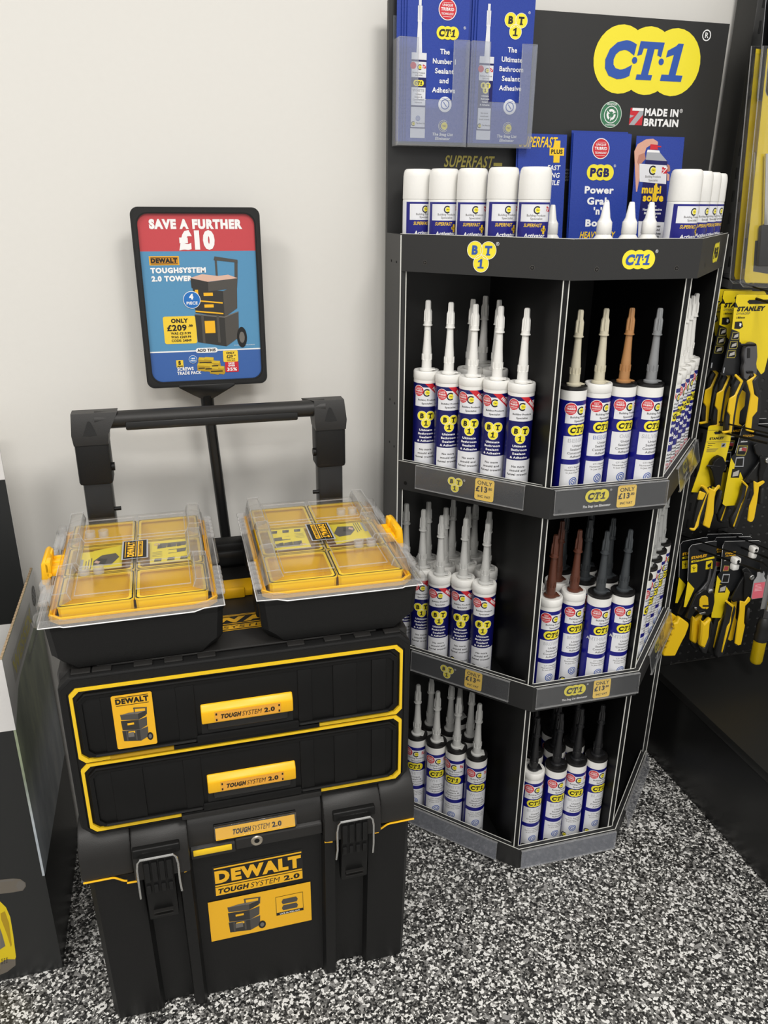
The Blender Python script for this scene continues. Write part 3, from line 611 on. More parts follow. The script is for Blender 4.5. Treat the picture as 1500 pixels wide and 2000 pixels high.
mb.prism(rr(ix0, ix1, iz0, iz1, .019), 'y', SY-.0014, SY+.001, WPR)
p.emit(mb, yplane(SY-.0014)); mb.build('poster', sign)

# ------------------------------------------------------------------ sealant display stand
LLp, FLp, FRp, RRp = Vector((.726, -.26, 0)), Vector((.9535, -.4936, 0)), Vector((1.1942, -.4936, 0)), Vector((1.42, -.2624, 0))
BY = -.168
stand = thing('sealant_display_stand', 'tall black half octagon shop display stand filled with sealant cartridges', 'display stand', (1.073, -.3, 0))
mb = MB(); mb.box(.726, 1.4205, BY, BY+.012, .0, 1.7245, BRD)
p = Print(); PX = lambda u, v: (lambda q: (q.x, q.z))(at_y(u, v, BY))
c0 = PX(1265, 120); r_ = .0585; p.put(CT_BIG, c0[0], c0[1]+.0005, r_, sx=1.0, l=1)
c0 = PX(1193, 224); q = Print().circ(0, 0, 1, mat('recycle_pale', 'c9d8cc', .5), 1).circ(0, 0, .94, mat('recycle_green', '3c7a57', .5), 2).arc(0, 0, .6, .66, 0, 360, WPR, 3, 24)
for k in range(3):
    a = math.radians(90+120*k); q.arc(0, 0, .24, .42, 90+120*k-45, 90+120*k+35, WPR, 3, 6); q.poly([(.52*math.cos(a+.95), .52*math.sin(a+.95)), (.12*math.cos(a+.95), .12*math.sin(a+.95)), (.36*math.cos(a+1.35), .36*math.sin(a+1.35))], WPR, 3)
q.text('60% RECYCLED', 0, .7, .15, WPR, b=.03, l=4, fit=.9); q.text('CT1 ECO PACKAGING', 0, -.83, .12, WPR, b=.03, l=4, fit=.9)
p.put(q, c0[0], c0[1], .0235, l=1)
x0, z0 = PX(1228, 244); fl = .0145
p.rect(x0, z0, x0+2*fl, z0+2.1*fl, RPR, 1); p.poly([(x0, z0), (x0+.012, z0), (x0+2*fl, z0+.019), (x0+2*fl, z0+.0275), (x0+.022, z0+.0275)], GPR2, 2); p.poly([(x0+.004, z0+.0305), (x0+2*fl, z0+.0305), (x0+2*fl, z0+.0255), (x0+.004, z0+.0255)], WPR, 3); p.poly([(x0, z0+.012), (x0+.01, z0+.0165), (x0+.0005, z0+.018), (x0, z0+.018)], GPR2, 2)
p.text('MADE IN', x0+.032, z0+.0172, .0138, WPR, al='l', b=.05, fit=.078); p.text('BRITAIN', x0+.032, z0-.001, .0138, WPR, al='l', b=.05, fit=.081); reg_mark(p, x0+.1145, z0+.0285, .0035)
GLD = mat('dull_gold_print', 'a69a46', .5); x0, z0 = PX(866, 326); p.text('SUPERFAST', x0, z0, .0205, GLD, al='l', b=.02, sh=.22, fit=.1); p.rect(x0+.102, z0+.0035, x0+.12, z0+.009, GLD, 2)
x0, z0 = PX(1104, 334)
for k, t in enumerate(('FOR', 'HEAVY', 'LOAD', 'USE')): p.text(t, x0, z0-k*.006, .0038, GPR2, al='l')
p.emit(mb, yplane(BY)); mb.build('back_board', stand)
def upright(x0, x1, yf, yb, z1, name, outer=0):
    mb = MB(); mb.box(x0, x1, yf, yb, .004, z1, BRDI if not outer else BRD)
    for x in (x0+.0006, x1-.0006): mb.box(x-.0009, x+.0009, yf-.0006, yf+.0006, .006, z1-.001, EDGE)
    for z in (1.29, 1.02, .93):
        if outer: 
            for y in (-.235, -.2): mb.tube([(x0-.0008 if outer < 0 else x1-.001, y, z), (x0+.001 if outer < 0 else x1+.0008, y, z)], .0022, BLK3, 10)
    mb.build(name, stand)
upright(.726, .738, -.262, BY, 1.3395, 'side_panel', -1); upright(1.408, 1.42, -.264, BY, 1.3395, 'side_panel', 1)
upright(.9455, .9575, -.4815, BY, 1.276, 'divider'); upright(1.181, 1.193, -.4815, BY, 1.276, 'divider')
OCT = [(q.x, q.y) for q in (LLp, FLp, FRp, RRp)]
IN_ = [(.738, -.258), (.957, -.4828), (1.1905, -.4828), (1.408, -.259)]
for nm, za, z0, z1, ht in (('header_tray', 1.2766, 1.2756, 1.3408, .004), ('shelf', .856, .848, .9083, .014), ('shelf', .426, .421, .481, .014), ('base_shelf', .0, 0, .0547, .014)):
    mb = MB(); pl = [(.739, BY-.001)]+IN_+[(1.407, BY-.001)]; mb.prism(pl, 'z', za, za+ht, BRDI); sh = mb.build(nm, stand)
    for k in range(3):
        a, b = [LLp, FLp, FRp, RRp][k:k+2]; U = (b-a).normalized(); N = Vector((U.y, -U.x, 0)); L = (b-a).length
        mb = MB(); ang = math.atan2(U.y, U.x); M_ = Matrix.Translation(a) @ Matrix.Rotation(ang, 4, 'Z')
        t = math.tan(math.radians(22.7))*.012
        e0 = t if k else 0; e1 = -t if k < 2 else 0
        mb.prism([(0, 0), (L, 0), (L+e1, .012), (e0, .012)], 'z', z0, z1, BRD, M=M_)
        for yy in (.0008, .0112): mb.prism([((e0 if yy > .01 else 0), yy-.0008), (L+(e1 if yy > .01 else 0), yy-.0008), (L+(e1 if yy > .01 else 0), yy+.0008), ((e0 if yy > .01 else 0), yy+.0008)], 'z', z1-.0004, z1+.0004, EDGE, M=M_)
        if nm == 'header_tray':
            p = Print(); O = a.copy(); O.z = 0; fn = plane(O, U, (0, 0, 1), N)
            if k == 0: p.put(BT_LOGO, .1625, 1.3105, .0150, l=1)
            if k == 1: p.put(CT_BIG, .1215, 1.3078, .0155, sx=1, l=1)
            if k == 2: p.put(PG_LAB, .185, 1.3095, .018, l=1); reg_mark(p, .212, 1.326, .003)
            for x in ((.052, .257), (.045, .197), (.07, .27))[k]:
                p.circ(x, 1.293, .0042, GPR, 1, 16); p.circ(x, 1.293, .0036, BLK3, 2, 16); p.rect(x-.0022, 1.2926, x+.0022, 1.2934, GPR, 3); p.rect(x-.0004, 1.2908, x+.0004, 1.2952, GPR, 3)
            p.emit(mb, fn)
        elif z0 > .1:
            p = Print(); O = a.copy(); O.z = 0; p.circ(.02, z0+.015, .004, BLK3, 1, 16); p.emit(mb, plane(O, U, (0, 0, 1), N))
        mb.build('fascia', sh)
# ticket strips
SN = ('top', 'middle', 'bottom'); FN = ('left', 'front', 'right')
for si, zt in enumerate((.9083, .481, .0547)):
    for k in range(3):
        a, b = [LLp, FLp, FRp, RRp][k:k+2]; U = (b-a).normalized(); N = Vector((U.y, -U.x, 0)); L = (b-a).length
        x0, x1 = ((.046, .2765), (.004, .2405), (.075, .315))[k]
        rt = thing('ticket_strip', 'clear ticket strip clipped to the %s face of the %s shelf of the sealant stand' % (FN[k], SN[si]), 'label holder', a+U*((x0+x1)/2)+N*.003+Vector((0, 0, zt-.05)), 'ticket strips on the sealant stand')
        tilt = .035 if k < 2 else .22
        dn = (Vector((0, 0, -1))*math.cos(tilt)+N*math.sin(tilt)); O = a+N*.0022+Vector((0, 0, zt-.001)); nn = U.cross(-dn)
        mb = MB(); P0 = lambda s_, h_, e_: O+U*s_+dn*h_+nn*e_
        hh = .0485
        def slab(s0, s1, h0, h1, e0, e1, m):
            vs = [P0(s, h, e) for e in (e0, e1) for s, h in ((s0, h0), (s1, h0), (s1, h1), (s0, h1))]
            mb.add(vs, [[0, 1, 2, 3], [7, 6, 5, 4], [0, 4, 5, 1], [1, 5, 6, 2], [2, 6, 7, 3], [3, 7, 4, 0]], m, False)
        slab(x0, x1, 0, hh, .0034, .0044, STRP if si < 2 else STRE); slab(x0, x1, hh-.0012, hh, .0006, .005, CLE); slab(x0, x1, 0, .0014, 0, .005, CLE)
        slab(x0, x0+.0007, 0, hh, .0034, .0047, CLE); slab(x1-.0007, x1, 0, hh, .0034, .0047, CLE)
        mb.build('clear_strip', rt)
        if si < 2:
            p = Print(); cx = x0 + ((.087, .088, .085)[k]); zl = -.0245
            if k == 0: p.put(BT_LAB, cx, zl+.001, .0088, l=1); reg_mark(p, cx+.019, zl+.011, .002)
            else:
                p.put(CT_LAB if k == 1 or si == 1 else PG_LAB, cx, zl+.006, .0123, l=1); reg_mark(p, cx+.028, zl+.0155, .002); p.text('The Snag List Eliminator', cx, zl-.016, .0048, WPR, b=.03, sh=.2, fit=.058)
            p.put(PRICE, cx+.062, zl, .0395, l=1)
            mb = MB(); p.emit(mb, lambda s_, h_, l: P0(s_, -h_, .0008+.00028*l)); mb.build('price_label', rt)

# ------------------------------------------------------------------ sealant cartridges
CR_ = .0245
NCOL = {'white': WHT, 'grey': mat('grey_plastic', 'a9aaa8', .4), 'beige': mat('beige_plastic', 'c9c2ab', .4), 'oak': mat('oak_plastic', 'ad7d4e', .4), 'silver': mat('silver_plastic', '86888a', .38),
        'brown': mat('brown_plastic', '5c3426', .4), 'anthracite': mat('anthracite_plastic', '3b3f42', .4), 'black': mat('black_nozzle_plastic', '1c1c1e', .35), 'pale grey': mat('pale_grey_plastic', 'c3c3c0', .4)}
CAPK = mat('black_cap', '1a1919', .3)
def cart_label(kind, word):
    p = Print(); h = math.pi*CR_*.999
    if kind == 'BT':
        p.rect(-h, .006, h, .1965, NVY, 0); p.rect(-.024, .151, .03, .189, WLB, 1); p.rect(-.024, .006, .03, .076, WLB, 1)
        p.put(TRI, -.0155, .1815, .0112, l=2); p.poly([(-.003, .1965), (.012, .1965), (.034, .1775), (.034, .163)], RPR, 2); p.text('NEW', .0195, .1795, .0062, WPR, b=.05, rot=-.73, l=4)
        p.put(CTEC, .002, .1785, .0072, l=2); p.text('Building Products', .002, .1625, .0034, KPR, b=.02, fit=.037); p.text('Specialist', .002, .1555, .0034, KPR, b=.02, fit=.0215)
        p.put(BT_LAB, .001, .1275, .0098, l=2)
        for k, t in enumerate(('Ultimate', 'Bathroom', 'Sealant', '& Adhesive')): p.text(t, .001, .1015-k*.0074, .0043, WPR, b=.035, fit=(.027, .0315, .0255, .034)[k])
        for k, t in enumerate(('No more', 'mould and', 'fungal growth!')): p.text(t, .001, .0615-k*.0078, .0042, KPR, b=.02, fit=(.0255, .0315, .042)[k])
        p.put(CTEC, -.014, .0275, .0065, l=2); p.text('The Snag List', .006, .0255, .0034, KPR, b=.03, sh=.15, fit=.027)
    elif kind == 'CT':
        p.rect(-h, .006, h, .1945, LBL, 0); p.rect(-.0225, .1525, .031, .1862, WLB, 1); p.rect(-.0225, .0845, .031, .1285, WLB, 1); p.rect(-.0225, .006, .031, .0745, WLB, 1)
        p.put(TRIN if word == 'BEIGE ' or word.startswith('BRO') else TRI, -.0135, .1795, .0118, l=2); p.put(CTEC, .0068, .176, .0074, l=2); p.put(FLAG, .0235, .178, .0042, l=2)
        p.text('Building Products', .006, .1628, .0036, KPR, b=.01, fit=.039); p.text('Specialist', .006, .1557, .0036, KPR, b=.01, fit=.0235)
        p.put(CT_LAB, .004, .1405, .0098, l=2)
        p.text(word.strip(), .0035, .1172, .0072, GPR2 if word != 'BEIGE ' else LBU, b=.03, fit=.0062*len(word.strip())+.004); p.text(word.strip(), .0035, .1178, .0061, WLB, b=-.005, fit=.0062*len(word.strip())+.0028, l=4)
        for k, t in enumerate(('Unique', 'Sealant &', 'Construction', 'Adhesive')): p.text(t, .006, .1085-k*.0069, .0043, KPR, b=.0, fit=(.0215, .029, .0385, .027)[k])
        for k, t in enumerate(('CT1 Replaces', 'Numerous Products', 'In Just One Tube')): p.text(t, .006, .0675-k*.0052, .003, GPR, b=.0, fit=(.03, .041, .036)[k])
        p.put(SEAL, .004, .0405, .0088, l=2); p.put(CTEC, -.013, .018, .0068, l=2); p.text('The Snag List', .009, .0178, .0036, KPR, b=.03, sh=.15, fit=.028)
    else:
        p.rect(-h, .006, h, .1945, LBL, 0); p.rect(-.0225, .1525, .031, .1862, WLB, 1); p.rect(-.0225, .006, .031, .068, WLB, 1)
        p.put(TRI, -.0135, .1795, .0118, l=2); p.put(CTEC, .0068, .176, .0074, l=2); p.text('Building Products', .006, .1628, .0036, KPR, b=.01, fit=.039); p.text('Specialist', .006, .1557, .0036, KPR, b=.01, fit=.0235)
        p.put(PG_LAB, .002, .139, .0098, l=2)
        for k, t in enumerate(('Power', "Grab 'n'", 'Bond')): p.text(t, .002, .1165-k*.0175, .0092, WPR, b=.05, fit=(.038, .05, .032)[k])
        for k, t in enumerate(('Multifunctional', 'Construction', 'Adhesive')): p.text(t, .003, .0595-k*.0066, .004, KPR, b=.02, fit=(.042, .036, .026)[k])
        for k, t in enumerate(('WHITE LABEL', '50% EXTRA')): p.text(t, .003, .0385-k*.007, .0048, RPR, b=.03, fit=.038)
    return p
def nozzle_rad(k, n): return 1.0 if k % 4 in (0, 1) else .72
def cartridge(kind, word, ncol, ccol):
    rt = thing('sealant_cartridge', 'x', 'sealant cartridge'); NM = NCOL[ncol]
    mb = MB(); mb.lathe([(CR_*.96, 0), (CR_, .002), (CR_, .213), (CR_*.995, .2145), (CR_*.9, .2145)], WHT, n=40)
    cart_label(kind, word).emit(mb, cylmap(CR_+.00006), .0027); mb.build('tube', rt)
    mb = MB(); cc = CAPK if ccol == 'black' else WHT
    if ccol == 'black': mb.lathe([(CR_+.0002, .2125), (CR_+.0004, .2155), (CR_+.0001, .218), (CR_*.9, .2195), (CR_*.55, .2185), (CR_*.45, .222), (.0095, .222)], cc, n=40)
    else: mb.lathe([(CR_+.0002, .203), (CR_+.0008, .204), (CR_+.0008, .2175), (CR_*.98, .2195), (CR_*.9, .2195), (CR_*.86, .2175), (CR_*.5, .2175), (.012, .222)], cc, n=40)
    mb.build('collar', rt)
    mb = MB(); mb.lathe([(.0135, .2185), (.0135, .2215), (.0098, .2235), (.0094, .2395), (.0086, .240), (.0089, .252), (.0086, .258), (.0074, .272), (.0064, .2935), (.0058, .306)], NM, n=24)
    for k in range(10):
        a = 2*math.pi*k/10; mb.box(.0078, .0099, -.0007, .0007, .2385, .2505, NM, M=Matrix.Rotation(a, 4, 'Z'))
    mb.prism([(0, -.011), (.0175, -.009), (.0165, .009), (0, .0115)], 'z', .2195, .222, NM, .0008, 1)
    mb.build('nozzle', rt)
    mb = MB(); mb.lathe([(.0090, .3045), (.0090, .3062), (.0078, .3065), (.0075, .313)], NM, n=24)
    mb.lathe([(.0078, .312), (.0074, .331), (.0055, .336), (.0052, .349), (.0042, .3515), (.002, .352)], NM, n=24, rad=nozzle_rad); mb.lathe([(.0062, .312), (.0048, .336), (.0042, .3515)], NM, n=20)
    mb.build('nozzle_cap', rt)
    return rt
PROTO = {}
def put_cart(key, x, y, z, rz, label, group, tilt=0.):
    if key not in PROTO: o = PROTO[key] = cartridge(*key)
    else: o = copy_tree(PROTO[key])
    o.location = (x, y, z); o.rotation_euler = (0, 0, rz); o['label'] = label; o['group'] = group
POS = {
'TL' : [(0.7841, -0.2568), (0.8158, -0.2968), (0.8509, -0.3327), (0.8858, -0.3686), (0.9203, -0.4047), (0.8756, -0.2557), (0.9203, -0.2086), (0.9203, -0.2785)],
'TC' : [(1.0031, -0.4464), (1.0579, -0.4384), (1.1078, -0.4409), (1.1558, -0.4549)],
'TR' : [(1.2319, -0.3997), (1.2682, -0.3625), (1.3039, -0.3259), (1.3395, -0.2895), (1.3755, -0.2525)],
'ML' : [(0.7885, -0.2512), (0.8143, -0.2937), (0.8581, -0.3185), (0.8912, -0.3566), (0.8387, -0.2503), (0.8881, -0.2553), (0.9203, -0.2936), (0.8138, -0.2082), (0.8708, -0.2082), (0.9203, -0.216), (0.7637, -0.2082)],
'MC' : [(0.9984, -0.4426), (1.0565, -0.4318), (1.1056, -0.4515), (1.1558, -0.4549), (0.985, -0.3869), (1.0445, -0.3799), (1.1042, -0.388), (1.1558, -0.3903), (1.01, -0.33), (1.08, -0.33), (1.14, -0.33)],
'MR' : [(1.2319, -0.3997), (1.2682, -0.3625), (1.3039, -0.3259), (1.3395, -0.2895), (1.3755, -0.2525)],
'BL' : [(0.7833, -0.2635), (0.8185, -0.2995), (0.857, -0.332), (0.8927, -0.3675), (0.8249, -0.235), (0.8635, -0.2673), (0.9014, -0.3006), (0.9, -0.23)],
'BC' : [(0.9959, -0.4455), (1.0524, -0.4443), (1.1039, -0.4398), (1.1558, -0.439), (1.02, -0.39), (1.0782, -0.3863), (1.13, -0.3805), (1.1, -0.33)]}
BTw = ('BT', '', 'white', 'white')
KEYS = {'TL': [BTw]*8, 'TC': [('CT', 'BEIGE', 'beige', 'black'), ('CT', 'BEIGE ', 'beige', 'white'), ('CT', 'OAK', 'oak', 'black'), ('CT', 'SILVER', 'silver', 'black')], 'TR': [('PG', '', 'white', 'white')]*5,
  'ML': [('BT', '', 'pale grey', 'white')]*11, 'MC': [('CT', 'BROWN', 'brown', 'white')]*2+[('CT', 'ANTHRACITE', 'anthracite', 'black')]*2+[('CT', 'BROWN', 'brown', 'white')]*2+[('CT', 'ANTHRACITE', 'anthracite', 'black')]*2+[('CT', 'BROWN', 'brown', 'black')]*1+[('CT', 'ANTHRACITE', 'anthracite', 'black')]*2,
  'MR': [('CT', 'GREY', 'grey', 'black')]*5, 'BL': [('CT', 'WHITE', 'pale grey', 'black')]*8, 'BC': [('CT', 'BLACK', 'black', 'white')]+[('CT', 'BLACK', 'black', 'black')]*7}
ZF = {'T': .870, 'M': .440, 'B': .014}
FRONT = {'TL': 5, 'TC': 4, 'TR': 5, 'ML': 4, 'MC': 4, 'MR': 5, 'BL': 4, 'BC': 4}
ORD = ('first', 'second', 'third', 'fourth', 'fifth', 'sixth', 'seventh')
DESC = {'BT': 'bathroom sealant tube', 'CT': 'sealant tube', 'PG': 'grab adhesive tube'}
RZ = {'TL': (-.28, -.18, -.45, -.5, -.32), 'TC': (.02, .05, -.06, -.02), 'ML': (-.3, -.3, -.42, -.35), 'MC': (-.1, -.1, -.08, -.05), 'BL': (-.6, -.3, -.75, -.3), 'BC': (-.15, -.12, -.32, -.06)}
for sk, pts in POS.items():
    side = {'L': 'left', 'C': 'front', 'R': 'right'}[sk[1]]; lev = {'T': 'top', 'M': 'middle', 'B': 'bottom'}[sk[0]]
    order_back = sorted(range(FRONT[sk], len(pts)), key=lambda i: pts[i][0])
    for i, (x, y) in enumerate(pts):
        key = KEYS[sk][i]; col = {'pale grey': 'pale grey'}.get(key[2], key[2])
        if i < FRONT[sk]: where = '%s from left, front row, %s %s shelf' % (ORD[i], lev, side)
        else: where = '%s from left, back rows, %s %s shelf' % (ORD[order_back.index(i)], lev, side)
        rz = RZ[sk][i] if sk in RZ and i < len(RZ[sk]) else random.uniform(-.5, .3) if sk[1] != 'R' else random.uniform(.3, .75)
        put_cart(key, x, y, ZF[sk[0]], rz, ('%s, %s' % (DESC[key[0]].replace('tube', 'with %s nozzle' % col), where)), 'sealant cartridges on the %s %s shelf' % (lev, side))

# ------------------------------------------------------------------ on the header tray: spray cans, bottles, leaflets
CANR = .0272
def can_label():
    p = Print(); h = math.pi*CANR*.999; p.rect(-h, .003, h, .1155, WLB, 0); p.rect(-.034, .003, .034, .1145, LBL, .6); p.rect(-.026, .0838, .03, .1112, WLB, 1)
    p.put(CTEC, .004, .1022, .006, l=2); p.put(FLAG, .0255, .104, .0042, l=2); p.text('Building Products', .003, .0922, .0035, GPR, b=.0, fit=.034); p.text('Specialist', .003, .0870, .0035, GPR, b=.0, fit=.021)
    p.text('SUPERFAST', -.003, .0752, .0058, YLN, b=.02, sh=.2, fit=.031); q = YLN; p.rect(.0125, .0688, .0230, .0730, q, 2); p.rect(.0156, .0643, .0200, .0775, q, 2.4); p.text('PLUS', .0178, .0695, .003, KPR, b=.03, l=4, fit=.009)
    p.text('Activator', .002, .0585, .0068, WPR, b=.03, sh=.15, fit=.037); return p
def spray_can():
    rt = thing('spray_can', 'x', 'spray can')
    mb = MB(); mb.lathe([(CANR*.95, 0), (CANR, .003), (CANR, .1165), (CANR*.985, .1185), (CANR*.9, .12)], WHT, n=40); can_label().emit(mb, cylmap(CANR+.00006), .0028); mb.build('can_body', rt)
    mb = MB(); mb.lathe([(CANR*1.0, .119), (CANR*1.01, .1205), (CANR*.985, .157), (CANR*.955, .163), (CANR*.9, .1675), (CANR*.8, .1695)], WHT, n=40); mb.build('can_cap', rt)
    return rt
cans = [(0.7663, -0.2315), (0.8023, -0.2739), (0.8411, -0.3137), (0.8814, -0.3551), (0.9219, -0.3966), (1.1824, -.4413), (1.2475, -.38), (1.298, -.335), (1.345, -.29)]
cp = None
for i, (x, y) in enumerate(cans):
    o = cp = spray_can() if cp is None else copy_tree(cp)
    o.location = (x, y, 1.2806+(.001 if i in (3, 4) else 0)); o.rotation_euler.z = (.12, -.2, -.22, -.1, -.32, .05, .3, .25, .3)[i]
    o['label'] = ('white-capped blue spray can in the header tray, %s from the left' % ORD[i]) if i < 5 else ('white-capped blue spray can, right end of header tray, %s counted from front' % ORD[i-5])
    o['group'] = 'spray cans in the header tray'
def dropper(k=1.):
    rt = thing('dropper_bottle', 'x', 'glue bottle')
    mb = MB(); r = .0185*k; mb.lathe([(r*.95, 0), (r, .003), (r, .052*k), (r*.93, .058*k), (r*.62, .066*k)], WHT, n=32)
    p = Print(); p.rect(-.018*k, .012, .018*k, .048*k, WLB, .5); p.rect(-.018*k, .0435*k, .018*k, .048*k, NVY, 1); p.put(CTEC, -.004, .035*k, .0042*k, l=2); p.put(FLAG, .011*k, .035*k, .0035*k, l=2); p.text('Building Products', -.001, .0255*k, .0022, KPR, fit=.02*k); p.emit(mb, cylmap(r+.00005), .003); mb.build('bottle_body', rt)
    mb = MB(); mb.lathe([(.0125*k, .066*k), (.013*k, .067*k), (.0125*k, .085*k), (.0115*k, .0865*k)], WHT, n=48, rad=lambda a, n: 1 if a % 2 else .965); mb.build('screw_collar', rt)
    mb = MB(); mb.lathe([(.0115*k, .086*k), (.0085*k, .092*k), (.0045*k, .116*k), (.0033*k, .1175*k)], WHT, n=24); mb.build('spout', rt)
    return rt
b0 = None
for i, (x, y) in enumerate(((1.0335, -.443), (1.0815, -.443), (1.1235, -.437))):
    o = b0 = dropper() if b0 is None else copy_tree(b0)
    o.location = (x, y, 1.2806); o['label'] = 'small white spouted glue bottle in the header tray, %s of the three in front' % ('leftmost', 'middle', 'rightmost')[i]; o['group'] = 'spouted glue bottles in the header tray'
o = copy_tree(b0); o.scale = (.95, .95, .95); o.location = (.981, -.350, 1.2806); o['label'] = 'small white glue bottle with printed label behind the fifth spray can'; o['group'] = 'spouted glue bottles in the header tray'

def leaflet(label, x0, x1, z0, z1, y, prnt, lean=0., dx=0., group=None):
    rt = MB(); rt.box(x0, x1, 0, .0006, z0, z1, BLU)
    if prnt: prnt.emit(rt, yplane(-.0001, .00016))
    # lean: the top tips back towards the board
    rt.v = [(a+dx*(c-z0), y+b+lean*(c-z0), c) for a, b, c in rt.v]
    o = rt.build('leaflet', None, loc=((x0+x1)/2, y, z0)); tag(o, label, 'leaflet', group); return o
def tube_pic(p, cx, z0, s, bt):
    r = .0148*s
    p.rect(cx-r, z0, cx+r, z0+.145*s, WLB, 2); p.rect(cx-r, z0+.0165*s, cx+r, z0+.1335*s, NVY, 2.5)
    p.rect(cx-r*.98, z0+.104*s, cx+r*.98, z0+.13*s, WLB, 3); p.put(CTEC, cx+.002, z0+.121*s, .0045*s, l=3); p.circ(cx-r*.75, z0+.1235*s, .006*s, RPR, 3.2, 16); p.put(FLAG, cx+r*.72, z0+.1225*s, .0032*s, l=3)
    p.text('Building Products', cx, z0+.1105*s, .0026*s, GPR, b=.01, fit=r*1.7, l=4); p.text('Specialist', cx, z0+.1065*s, .0026*s, GPR, fit=r, l=4)
    if bt:
        p.put(BT_LAB, cx, z0+.0925*s, .0056*s, l=3)
        for k, t in enumerate(('Ultimate', 'Bathroom', 'Sealant', '& Adhesive')): p.text(t, cx, z0+.076*s-k*.0052*s, .003*s, WPR, b=.03, l=4)
        p.rect(cx-r*.9, z0+.0185*s, cx+r*.9, z0+.056*s, WLB, 3)
        for k, t in enumerate(('No more', 'mould and', 'fungal growth')): p.text(t, cx, z0+.046*s-k*.0055*s, .0028*s, GPR, b=.02, l=4)
    else:
        p.put(CT_LAB, cx, z0+.0945*s, .0052*s, l=3); p.rect(cx-r*.95, z0+.0565*s, cx+r*.95, z0+.087*s, WLB, 3); p.text('WHITE', cx, z0+.0795*s, .005*s, GPR2, b=.05, l=4, fit=r*1.6)
        for k, t in enumerate(('Unique', 'Sealant &', 'Construction', 'Adhesive')): p.text(t, cx, z0+.0742*s-k*.0047*s, .0029*s, KPR, l=4)
        p.rect(cx-r*.95, z0+.0185*s, cx+r*.95, z0+.0535*s, WLB, 3); p.put(SEAL, cx, z0+.034*s, .0045*s, l=4)
    p.put(CTEC, cx-r*.6, z0+.0245*s, .004*s, l=4); p.text('The Snag List', cx+r*.35, z0+.0245*s, .0024*s, GPR, b=.02, sh=.15, l=5)
    p.poly([(cx-.0055*s, z0+.145*s), (cx+.0055*s, z0+.145*s), (cx+.0035*s, z0+.196*s), (cx-.0035*s, z0+.196*s)], WLB, 2); p.rect(cx-.0042*s, z0+.195*s, cx+.0042*s, z0+.221*s, WLB, 2.5); p.rect(cx-.0026*s, z0+.22*s, cx+.0026*s, z0+.232*s, WLB, 2)
    for k in (-.0018, .001): p.rect(cx+k*s, z0+.198*s, cx+(k+.0007)*s, z0+.222*s, GPR2, 3)
LY = -.196
def leaf_front(x0, x1, bt):
    z0, z1 = 1.4985, 1.739; w = x1-x0; p = Print(); tube_pic(p, x0+w*(.2 if not bt else .19), z0+.006, .945, bt); cx = x0+w*.62
    if not bt:
        p.put(TRI, x0+w*.64, z0+.212, .0168, l=2); p.put(CT_LAB, x0+w*.655, z0+.176, .0105, l=2); reg_mark(p, x0+w*.93, z0+.1855, .0022)
        for k, t in enumerate(('The', 'Number 1', 'Sealant', 'and', 'Adhesive')): p.text(t, cx, z0+.1425-k*.0153, .0085, WPR, b=.025, fit=(.0185, .046, .036, .018, .0445)[k])
    else:
        p.put(BT_LAB, x0+w*.67, z0+.1965, .0122, l=2); reg_mark(p, x0+w*.9, z0+.216, .0022)
        for k, t in enumerate(('The', 'Ultimate', 'Bathroom', 'Sealant', 'Adhesive')): p.text(t, cx+.002, z0+.1515-k*.0155, .0085, WPR, b=.025, fit=(.0185, .0415, .0485, .036, .0445)[k])
    p.put(SEALW, x0+w*.645, z0+.0625, .0128, l=2); p.put(CTECW, x0+w*.64, z0+.027, .0095, l=2)
    p.text('The Snag List', x0+w*.62, z0+.0105, .005, WPR, b=.03, sh=.15, fit=.04); p.text('Eliminator', x0+w*.62, z0+.0035, .005, WPR, b=.03, sh=.15, fit=.029); return p
for bt, (x0, x1), side in ((False, (.7525, .8675), 'left'), (True, (.8835, .9935), 'right')):
    n = 4
    for k in range(n):
        f = k == n-1
        lb = ('front blue leaflet of the fanned pile in the %s clear holder, showing a white tube' % side) if f else '%s blue leaflet edge from the left in the %s clear leaflet holder' % (ORD[k], side)
        leaflet(lb, x0-(n-1-k)*.0042-(.004 if (n-1-k) == 3 else 0), x1-(n-1-k)*.0042, 1.4985, 1.739+(.001*(k % 2)), LY+.0125-k*.0028, leaf_front(x0, x1, bt) if f else None, .012, .004, 'leaflets in the %s clear holder' % side)
for x0, x1, side in ((.7335, .8655, 'left'), (.8685, .9965, 'right')):
    rt = thing('leaflet_holder', 'clear acrylic leaflet holder fixed high on the black board, %s of the pair' % side, 'leaflet holder', ((x0+x1)/2, BY, 1.494), 'clear leaflet holders'); z0, zt = 1.4935, 1.662
    mb = MB(); t = .0016; yf = LY-.011; cx0, cx1, cz = x0+.036, x1-.03, z0+.073
    mb.prism([(x0, z0), (x1, z0), (x1, zt), (cx1, zt), (cx1, cz), (cx0, cz), (cx0, zt), (x0, zt)], 'y', yf, yf+t, ACR)
    mb.tube([(x0+.001, yf, zt), (cx0, yf, zt), (cx0, yf, cz), (cx1, yf, cz), (cx1, yf, zt), (x1-.001, yf, zt)], .0008, CLE, 6)
    mb.build('front_panel', rt)
    mb = MB(); mb.box(x0, x1, BY-.0025, BY-.0009, z0, 1.70, ACR); mb.build('back_panel', rt)
    for x in (x0, x1-t): mb = MB(); mb.box(x, x+t, yf+t, BY-.0025, z0, zt, CLE); mb.build('side_panel', rt)
    mb = MB(); mb.box(x0, x1, yf, BY-.0025, z0-.003, z0, CLE); mb.build('bottom_panel', rt)
